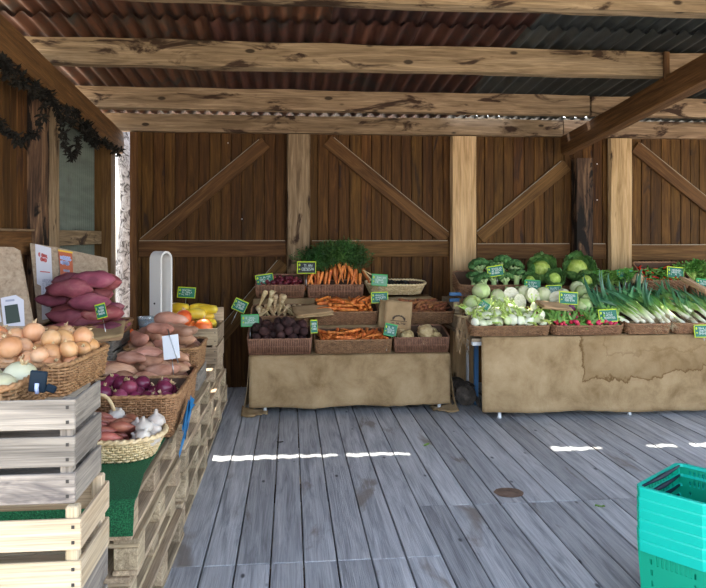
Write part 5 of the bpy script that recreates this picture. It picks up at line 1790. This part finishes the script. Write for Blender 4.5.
x, w = xc_w(470, 551, RY0)
bm_ = basket(x, RY0 + 0.0, Zf, w, 0.37, 0.095, 'brown basket of white fennel, front row of the right table', tilt=TR, rc=0.05, **RW)
RR = random.Random(91)
FEN = ([], [], [])
for k in range(36):
    rw = k // 12
    u = (k % 12 + 0.5) / 12 - 0.5
    FEN[rw].append(spawn('fennel', bm_ @ T((u * (w - 0.07) + RR.uniform(-.02, .02), 0.06 + 0.095 * rw + RR.uniform(-.02, .02), 0.105 + 0.024 * rw + RR.uniform(-.015, .03))) @ RZ(RR.uniform(-0.9, 0.9)) @ RX(rad(RR.choice((RR.uniform(-95, -35), RR.uniform(-60, 20), RR.uniform(50, 85))))) @ RY(rad(RR.uniform(-50, 50))) @ Matrix.Scale(RR.uniform(0.8, 1.15), 4),
          'white fennel bulb with pale green stalks in the front row', 'fennel', 'fennel bulbs', RR))
for q, nm in enumerate(('nearest', 'middle', 'rear')):
    in_order(FEN[q], 'white fennel bulb', 'in the %s line of the fennel basket' % nm)
x, w = xc_w(552, 625, RY0)
bm_ = basket(x, RY0 + 0.0, Zf, w, 0.36, 0.090, 'brown basket of bunched radishes, front row of the right table', tilt=TR, rc=0.06, **RW)
for k in range(110):
    u, v = RR.uniform(-0.5, 0.5), RR.random()
    if -0.30 < u < -0.02 and RR.random() < 0.75:
        u = RR.choice((RR.uniform(-0.5, -0.32), RR.uniform(0.0, 0.5)))
    spawn('radish', bm_ @ T((u * (w - 0.08), 0.02 + 0.29 * v, 0.085 + 0.02 * v + RR.uniform(0, .025))) @ Euler((RR.uniform(-2.4, -1.0), RR.uniform(-.6, .6), RR.uniform(-.8, .8))).to_matrix().to_4x4() @ Matrix.Scale(RR.uniform(1.1, 1.5), 4),
          'small red radish with green leaves in the front row basket', 'radish', 'radishes', RR)
for k in range(6):
    u, v = RR.uniform(-0.30, 0.05), RR.random()
    spawn('herb_bunch', bm_ @ T((u * (w - 0.08), 0.05 + 0.24 * v, 0.05)) @ Euler((RR.uniform(-.6, .6), RR.uniform(-.6, .6), RR.uniform(-PI, PI))).to_matrix().to_4x4() @ Matrix.Scale(RR.uniform(0.30, 0.42), 4),
          'tuft of leafy greens lying among the radishes', 'greens', 'leafy tufts among the radishes', RR)
x1_, w1_ = xc_w(626, 672, RY0)
bmA = basket(x1_, RY0 + 0.0, Zf, w1_, 0.36, 0.100, 'brown basket of rooted leeks, front row of the right table', tilt=TR, rc=0.05, **RW)
x2_, w2_ = xc_w(673, 735, RY0)
bmB = basket(x2_, RY0 + 0.0, Zf, w2_, 0.36, 0.100, 'brown basket of dark-leaved leeks at the right end of the front row', tilt=TR, rc=0.05, **RW)
def aim(p, d, spin):
    d = Vector(d).normalized()
    q = Vector((0, 0, 1)).rotation_difference(d).to_matrix().to_4x4()
    return T(p) @ q @ RZ(spin)
LK = []; DLK = []
for k in range(17):
    u = k / 16
    px = 630 + 42 * u + RR.uniform(-3, 3); lay = k % 3
    p = Rz(px, 323 - lay * 4 + RR.uniform(-1, 2), 6.36 + 0.05 * lay)
    LK.append(spawn('leek', aim(p, (-0.62 + 0.42 * u + RR.uniform(-.12, .12), 0.55, 0.44 + RR.uniform(-.05, .14)), RR.uniform(-0.6, 0.6)) @ Matrix.Scale(RR.uniform(0.85, 1.12), 4), 'leek with white roots fanned over the front row basket', 'leek', 'rooted leeks', RR))
for k in range(18):
    u = k / 17
    px = 676 + 62 * u + RR.uniform(-3, 3); lay = k % 3
    p = Rz(px, 324 - lay * 5 + RR.uniform(-1, 2), 6.44 + 0.06 * lay)
    DLK.append(spawn('dark_leek', aim(p, (-0.32 + 0.15 * u + RR.uniform(-.15, .15), 0.6, 0.46 + RR.uniform(-.05, .12)), RR.uniform(-0.6, 0.6)) @ Matrix.Scale(RR.uniform(0.85, 1.1), 4), 'dark blue-green leek at the right end of the table', 'leek', 'dark leeks', RR))
in_order(LK, 'leek with white roots', 'of the fanned leeks')
in_order(DLK, 'dark blue-green leek', 'at the right end')
# middle row: cabbages
Ym, Zm = 6.475, 0.882
x, w = xc_w(468, 546, Ym)
bm_ = basket(x, Ym, Zm, w, 0.36, 0.085, 'brown basket of pale cabbages, middle row behind the fennel', tilt=TR, rc=0.05, **RW)
CAB = {}
def cab(kind, px, py, zc, s, label, group, rz=0.0, rx=0.0, ry=0.0):
    CAB.setdefault(group, []).append(spawn(kind, T(Rz(px, py, zc)) @ RZ(rz) @ RX(rx) @ RY(ry) @ Matrix.Scale(s, 4), label, 'cabbage', group, RR))
LG = 'round green cabbage in the middle row behind the fennel'
for (px, py, zc, s) in ((481, 291, 6.75, 1.0), (472, 303, 6.62, 0.95), (488, 304, 6.60, 0.75), (497, 306, 6.56, 0.72), (505, 307, 6.6, 0.7)):
    cab('round_cabbage', px, py, zc, s, LG, 'round cabbages behind the fennel', RR.uniform(0, 6), RR.uniform(-.4, .4))
LW = 'white cabbage in the middle row of the right table'
for (px, py, zc, s) in ((498, 297, 6.72, 0.95), (524, 293, 6.74, 0.88), (543, 295, 6.74, 0.95), (516, 300, 6.8, 0.8)):
    cab('white_cabbage', px, py, zc, s, LW, 'white cabbages behind the fennel', RR.uniform(0, 6), 0.3, 0.5)
LH = 'cut half of a white cabbage in the middle row'
for (px, py, zc, s, rz, ry) in ((511, 296, 6.66, 0.98, -0.25, 0.1), (534, 296, 6.64, 1.0, 0.5, -0.7), (520, 302, 6.6, 0.9, 0.3, 0.4), (558, 300, 6.64, 1.0, -0.4, -0.5)):
    cab('half_cabbage', px, py, zc, s, LH, 'cut cabbage halves', rz, -0.25, ry)
x, w = xc_w(547, 612, Ym)
bm_ = basket(x, Ym, Zm, w, 0.36, 0.085, 'brown basket of cabbages, middle row behind the radishes', tilt=TR, rc=0.05, **RW)
LP2 = 'pale green cabbage in the middle row behind the radishes'
for (px, py, zc, s) in ((572, 300, 6.66, 0.8), (583, 292, 6.80, 0.9), (591, 299, 6.70, 0.95), (583, 306, 6.58, 0.95), (600, 306, 6.62, 0.85), (577, 288, 6.9, 0.85), (563, 296, 6.8, 0.9)):
    cab('round_cabbage' if px > 580 else 'white_cabbage', px, py, zc, s, LP2, 'cabbages behind the radishes', RR.uniform(0, 6), RR.uniform(-.4, .4))
for gname, what in (('round cabbages behind the fennel', 'round green cabbage'), ('white cabbages behind the fennel', 'whole white cabbage'), ('cut cabbage halves', 'cut half of a white cabbage')):
    in_order(CAB[gname], what, 'behind the fennel')
in_order(CAB['cabbages behind the radishes'], 'pale green cabbage', 'behind the radishes')
# one red cabbage half, dark, under the sign
mb = MB().blob((0, 0, 0), (0.07, 0.06, 0.06), 0.08, 2, 3, 16, 10)
M['red_cabbage'] = veg('red_cabbage_leaf', [(0.05, 0.008, 0.03), (0.12, 0.02, 0.07), (0.2, 0.06, 0.12)], 8, 0.4, 0.2)
rc_ = tag(link('red_cabbage', mb.mesh('red_cabbage', True, 'red_cabbage'), None, T(Rz(570, 306, 6.57))), 'dark purple red cabbage below the middle row sign', 'cabbage')
for nm, me, lm in cabbage_leaves(0.06, 3, 4, 'red_cabbage'):
    link(nm, me, rc_, lm)
# paper bags on the right table
bag_stack(Rz(553, 307, 6.42), 2, 0.30, 0.16, 0.014, ['lower brown paper bag lying over the fennel', 'upper brown paper bag lying over the fennel'], 'paper bags over the fennel', 8, 18, 81, roll=8)
bag_stack(Rz(698, 289, 6.66), 3, 0.26, 0.30, 0.014, 'brown paper bag in the stack before the chilli basket', 'paper bags before the chillies', 35, 26, 83, roll=10)
# back row
Yb, Zb = 6.865, 1.010
x, w = xc_w(458, 526, Yb)
bm_ = basket(x, Yb, Zb, w, 0.36, 0.15, 'brown basket of broccoli, back row of the right table', tilt=TR + 8, rc=0.05, **RW)
BRO = []
for (px, py, zc, s, ry) in ((479, 268, 7.15, 1.15, -0.2), (494, 279, 7.05, 1.0, 0.1), (483, 281, 7.0, 1.0, -0.3), (503, 265, 7.22, 1.15, 0.2), (514, 269, 7.16, 1.1, 0.1), (517, 277, 7.04, 1.05, 0.15), (505, 280, 7.02, 0.95, -0.1), (474, 279, 7.05, 0.9, 0.2), (490, 269, 7.22, 1.0, 0)):
    BRO.append(spawn('broccoli', T(Rz(px, py, zc)) @ RX(rad(-14)) @ RY(ry) @ RZ(RR.uniform(0, 6)) @ Matrix.Scale(s * 1.22, 4), 'dark green broccoli head in the back row basket', 'broccoli', 'broccoli heads', RR))
in_order(BRO, 'dark green broccoli head', 'in the back row basket')
x, w = xc_w(527, 596, Yb)
bm_ = basket(x, Yb, Zb, w, 0.36, 0.12, 'brown basket of savoy cabbages, back row of the right table', tilt=TR + 4, rc=0.05, **RW)
for (px, py, zc, s, lb) in ((541, 270, 7.18, 1.08, 'savoy cabbage with a bright yellow-green heart, back row'), (577, 269, 7.18, 1.12, 'large dark savoy cabbage at the right of the back row'), (554, 279, 7.02, 0.72, 'small savoy cabbage with a yellow heart between the two large ones'), (530, 281, 7.0, 0.62, 'small dark savoy cabbage beside the broccoli'), (586, 281, 7.0, 0.7, 'small savoy cabbage below the large dark one')):
    spawn('savoy_cabbage', T(Rz(px, py, zc)) @ RX(rad(62)) @ RZ(RR.uniform(0, 6)) @ Matrix.Scale(s, 4), lb, 'cabbage', 'savoy cabbages', RR)
HB = []; CG = []
for k in range(7):
    px = 596 + 5.5 * k
    HB.append(spawn('herb_bunch', T(Rz(px, 286 + RR.uniform(-3, 3), 7.2 + 0.06 * (k % 3))) @ Euler((RR.uniform(-.1, .5), RR.uniform(-.3, .3), RR.uniform(-3, 3))).to_matrix().to_4x4() @ Matrix.Scale(0.9, 4), 'bunch of leafy green herbs behind the leeks', 'herbs', 'herb bunches behind the leeks', RR))
x, w = xc_w(597, 640, Yb)
basket(x, Yb, Zb, w, 0.34, 0.10, 'brown basket of green herbs behind the leeks', tilt=TR, rc=0.05, **RW)
spawn('celeriac', T(Rz(637, 279, 7.18)) @ Matrix.Scale(0.9, 4), 'brown hairy root beside the chilli basket', 'celeriac', None, RR, 1)
x, w = xc_w(643, 690, Yb)
bm_ = basket(x, Yb + 0.03, Zb + 0.06, w, 0.34, 0.135, 'brown basket of green and red chillies, back row of the right table', tilt=33, rc=0.03, **RW)
pile(['chilli', 'chilli', 'chilli', 'chilli', 'red_chilli'], bm_, w - 0.06, 0.28, 110, 'green chilli in the back row basket', 'chilli', 'chillies', seed=95, y0=0.03, z0=0.06, K=8, margin=0.4,
     label2={'red_chilli': 'red chilli among the green ones in the back row basket'}, smin=1.0, smax=1.4)
x, w = xc_w(691, 745, Yb)
basket(x, Yb, Zb, w, 0.34, 0.12, 'brown basket of leafy greens at the right edge of the back row', tilt=TR, rc=0.05, **RW)
for k in range(8):
    CG.append(spawn('celery_greens', T(Rz(694 + 6 * k, 284 + RR.uniform(-4, 2), 7.33 + 0.07 * (k % 3))) @ Euler((RR.uniform(-.1, .4), RR.uniform(-.4, .4), RR.uniform(-3, 3))).to_matrix().to_4x4(), 'bunch of leafy greens at the right edge of the back row', 'greens', 'leafy greens at the right edge', RR))
in_order(HB, 'bunch of leafy green herbs', 'behind the leeks')
in_order(CG, 'bunch of leafy greens', 'at the right edge of the back row')

# ------------------------------------------------------------------ price signs
price_sign(101, 311, 10.5, 15, 4.48, 'green price sign on the paper bags before the purple sweet potatoes', roll=-16, seed=1, lines=3)
price_sign(186.5, 292.5, 18, 11, 6.05, 'green price sign over the yellow squash', roll=3, seed=2)
price_sign(240, 305.5, 14, 12, 6.80, 'tilted green price sign at the left end of the middle table', roll=24, seed=3)
price_sign(250, 320.5, 18, 12.5, 6.50, 'pale green price sign over the beetroot', face='sign_pale', border='sign_border2', seed=4, roll=-2)
price_sign(264.5, 279.5, 18, 11, 7.18, 'green price sign in the basket of dark red roots', roll=-9, seed=5, spike=0.06)
price_sign(306.5, 267.5, 19, 12.5, 7.14, 'black price sign with a green and yellow border by the bunched carrots', face='sign_black', lines=2, seed=6, spike=0.16)
price_sign(379.5, 280, 16, 12, 7.08, 'pale green price sign on the oval willow basket', face='sign_pale', border='sign_border2', seed=7, roll=4, spike=0.04)
price_sign(379.5, 297.5, 17, 11.5, 6.90, 'green price sign over the middle row carrots', seed=8, roll=-2)
price_sign(314, 326.5, 7, 13.5, 6.50, 'narrow turned green price sign between beetroot and carrots', seed=9, roll=-3, lines=3)
price_sign(390.5, 330, 12.5, 12.5, 6.52, 'dark green price sign between carrots and celeriac', seed=10, roll=12, border='sign_border2')
price_sign(495.5, 271, 16.5, 11, 6.97, 'green price sign in the broccoli', roll=-9, seed=11, spike=0.08)
price_sign(532.5, 284.5, 16, 9.5, 6.86, 'green price sign between the broccoli and the cabbages', seed=12, border='sign_border2', roll=3)
price_sign(554, 290, 16, 10, 6.88, 'green price sign half hidden behind a cabbage', seed=13, roll=-2)
price_sign(568.5, 298, 19, 13, 6.50, 'green price sign before the pale cabbages', seed=14, roll=4)
price_sign(608, 315.5, 19, 13, 6.33, 'green price sign in the radish basket', seed=15, roll=-3, spike=0.08)
price_sign(625, 273.5, 16, 7, 7.18, 'low green price sign in the herbs behind the leeks', seed=16, lines=1, border='sign_border2')
price_sign(675.5, 272.5, 17, 11.5, 7.28, 'green price sign in the chilli basket', seed=17, roll=5, spike=0.08)
price_sign(704, 283, 16, 8.5, 6.80, 'green price sign at the right edge beside the paper bags', seed=18, lines=2, border='sign_border2', roll=6)
price_sign(703.5, 331, 19, 13, 6.34, 'green price sign on the front of the dark leek basket', seed=19, lines=3, spike=0.03)
price_sign(484.5, 305, 10, 7, 6.36, 'small dark green tag lying among the fennel', seed=20, lines=1, roll=35, border='sign_border2', spike=0.05)

# ------------------------------------------------------------------ between the tables
p = Rz(466, 398, 6.62)
lg = tag(empty('log', (p.x, p.y, 0.115)), 'dark weathered log lying between the two tables', 'log')
mb = MB()
pts = [(0.015 * math.sin(i), 0.06 * i, 0.01 * math.cos(i * 2)) for i in range(9)]
mb.tube(pts, [0.10 + 0.010 * noise.noise(Vector((i * 1.3, 2, 1))) for i in range(9)], 16)
mb.v = [tuple(Vector(v) * (1 + 0.05 * noise.noise(Vector(v) * 14))) for v in mb.v]
link('trunk', mb.mesh('trunk', True, 'husk'), lg)
mb = MB(); RR = random.Random(12)
for k in range(16):
    a = RR.uniform(-0.6, PI + 0.6)
    b = Vector((0.10 * math.cos(a), RR.uniform(0, 0.4), 0.10 * math.sin(a)))
    d = Vector((math.cos(a) * .4 + RR.uniform(-.4, .4), -1, RR.uniform(-.5, .2)))
    leaf_blade(mb, b, d, RR.uniform(0.1, 0.22), 0.05, RR, -0.1, 0.5, 3, 5)
link('bark_flakes', mb.mesh('bark_flakes', True, 'husk'), lg)
st = tag(empty('straw_bundle', Rz(470, 316, 6.34)), 'dry straw hanging off the left corner of the right table', 'straw')
mb = MB()
for k in range(46):
    x0_ = RR.uniform(-0.12, 0.04); l = RR.uniform(0.12, 0.36)
    mb.tube([(x0_, RR.uniform(-.03, .03), 0), (x0_ - 0.02 + RR.uniform(-.03, .03), -0.02, -l * 0.5), (x0_ + RR.uniform(-.07, .05), -0.02 + RR.uniform(-.03, .03), -l)], [0.004, 0.0035, 0.002], 4)
tag(link('straw', mb.mesh('straw', True, 'straw'), st), kind='stuff')
link('binding', MB().tube([(-0.13, 0.03, 0.005), (-0.05, -0.035, -0.005), (0.05, 0.03, 0.005)], 0.012, 6).mesh('binding', True, 'straw'), st)

# ------------------------------------------------------------------ stacked shopping baskets
def shop_basket_meshes(L, W, H):
    def wall_pts(u, v):   # u round the basket 0..4 (side + fraction), v 0..1 up
        s = int(u) % 4; f = u - int(u)
        k = 0.86 + 0.10 * v
        l, w = L / 2 * k, W / 2 * k
        c = [(-l, -w), (l, -w), (l, w), (-l, w)]
        a, b = c[s], c[(s + 1) % 4]
        return (a[0] + (b[0] - a[0]) * f, a[1] + (b[1] - a[1]) * f, v * H)
    body = MB(); N, V = 30, 14
    vs = {}
    def vid(i, j):
        i %= 4 * N
        if (i, j) not in vs:
            vs[(i, j)] = len(body.v)
            body.v.append(wall_pts(i / N, j / V))
        return vs[(i, j)]
    for i in range(4 * N):
        f = i % N
        for j in range(V):
            slot = False
            if 2 <= j <= 12 and f in (5, 24) and j % 2 == 0: slot = True
            if j in (1, 2) and 6 <= f <= 23 and f % 2 == 0: slot = True
            if j in (10, 11, 12) and 7 <= f <= 22 and f % 2 == 0: slot = True
            if slot: continue
            body.f.append((vid(i, j), vid(i + 1, j), vid(i + 1, j + 1), vid(i, j + 1)))
    c = [vid(k * N, 0) for k in range(4)]
    body.f.append(tuple(vid(i, 0) for i in range(4 * N - 1, -1, -1)))
    bme = body.mesh('body', False, 'basket_green')
    rim = MB(); vs = []; r0 = 0.035
    prof = [(0.985, -0.046), (1.0, -0.044), (1.012, -0.004), (1.008, 0.002), (0.955, 0.002), (0.95, -0.010)]
    n = 40
    def rp(k, sc, z):
        pts, _ = rrect(L, W, 0.03, n)
        x, y, nx, ny = pts[k]
        off = (sc - 1) * 0.30
        return (x + nx * off, y - W / 2 + ny * off, H + z)
    for sc, z in prof:
        vs += [rp(k, sc, z) for k in range(n)]
    fs = []
    for a in range(len(prof) - 1):
        for k in range(n):
            l = (k + 1) % n
            fs.append((a * n + k, a * n + l, (a + 1) * n + l, (a + 1) * n + k))
    rme = rim.add(vs, fs).mesh('rim', False, 'basket_rim')
    hd = []
    for s in (-1, 1):
        mb = MB(); y = s * (W / 2 - 0.016)
        mb.tube([(-L / 2 + 0.03, y, H - 0.004), (-L / 4, y - s * 0.008, H - 0.002), (0, y - s * 0.010, H - 0.002), (L / 4, y - s * 0.008, H - 0.002), (L / 2 - 0.03, y, H - 0.004)], [0.006, 0.007, 0.011, 0.007, 0.006], 8)
        hd.append(mb.mesh('handle', True, 'handle_black'))
    return bme, rme, hd
A = Vector((1.493, 2.877, 0)); Bc = Vector((1.853, 3.155, 0))
e1 = (Bc - A).normalized(); e2 = Vector((e1.y, -e1.x, 0))
SL, SW, SH = 0.455, 0.31, 0.332
cen = A + e1 * SL / 2 + e2 * SW / 2
bme, rme, hd = shop_basket_meshes(SL, SW, SH)
NSB = 6
pos = ['bottom basket on the floor', 'second from the floor', 'third from the floor', 'third from the top', 'second from the top', 'topmost, open and empty']
for k in range(NSB):
    o = tag(empty('shopping_basket', mx=T((cen.x, cen.y, 0.003 + k * 0.0455)) @ RZ(math.atan2(e1.y, e1.x) + rad(random.Random(k).uniform(-0.4, 0.4)))), 'green plastic shopping basket in the nested stack, ' + pos[k], 'basket', 'stacked green shopping baskets')
    ob = link('body', bme, o); md = ob.modifiers.new('wall', 'SOLIDIFY'); md.thickness = 0.0035; md.offset = 0
    rm_ = link('rim', rme, o); md = rm_.modifiers.new('wall', 'SOLIDIFY'); md.thickness = 0.003; md.offset = 0
    for h_ in hd:
        link('handle', h_, o)

# ------------------------------------------------------------------ marks and scraps on the floor
p = Gp(509, 493, 0.0)
mb = MB()
mb.v = [(0, 0, 0.0025)] + [(0.095 * math.cos(a) * (1 + 0.12 * noise.noise(Vector((math.cos(a) * 2, math.sin(a) * 2, 1)))), 0.085 * math.sin(a) * (1 + 0.12 * noise.noise(Vector((math.cos(a) * 2, math.sin(a) * 2, 5)))), 0.0015) for a in [2 * PI * k / 28 for k in range(28)]]
mb.f = [(0, 1 + k, 1 + (k + 1) % 28) for k in range(28)]
M['stain'] = veg('rusty_brown_stain', [(0.085, 0.05, 0.035), (0.14, 0.085, 0.06), (0.19, 0.12, 0.09)], 18, 0.9, 0.2)
link('stain_patch', mb.mesh('stain_patch', False, 'stain'), floor, T((p.x, p.y, 0.0015)))
for i, (px, py, nm, lb) in enumerate(((424, 447, 'leafgreen', 'small green leaf scrap on the floor before the middle table'), (595, 507, 'leafgreen', 'tiny green leaf scrap on the floor left of the shopping baskets'), (535, 411, 'straw', 'dry brown scrap on the floor under the stained burlap'), (277, 443, 'husk', 'dark scrap on the floor by the streak of sunlight'))):
    mb = MB(); RR = random.Random(i)
    leaf_blade(mb, (0, 0, 0.006), (1, RR.uniform(-1, 1), 0.05), 0.06, 0.03, RR, 0.1, 0.4, 3, 5)
    tag(link('leaf_scrap', mb.mesh('leaf_scrap', True, nm), None, T(Gp(px, py, 0.0))), lb, 'leaf')
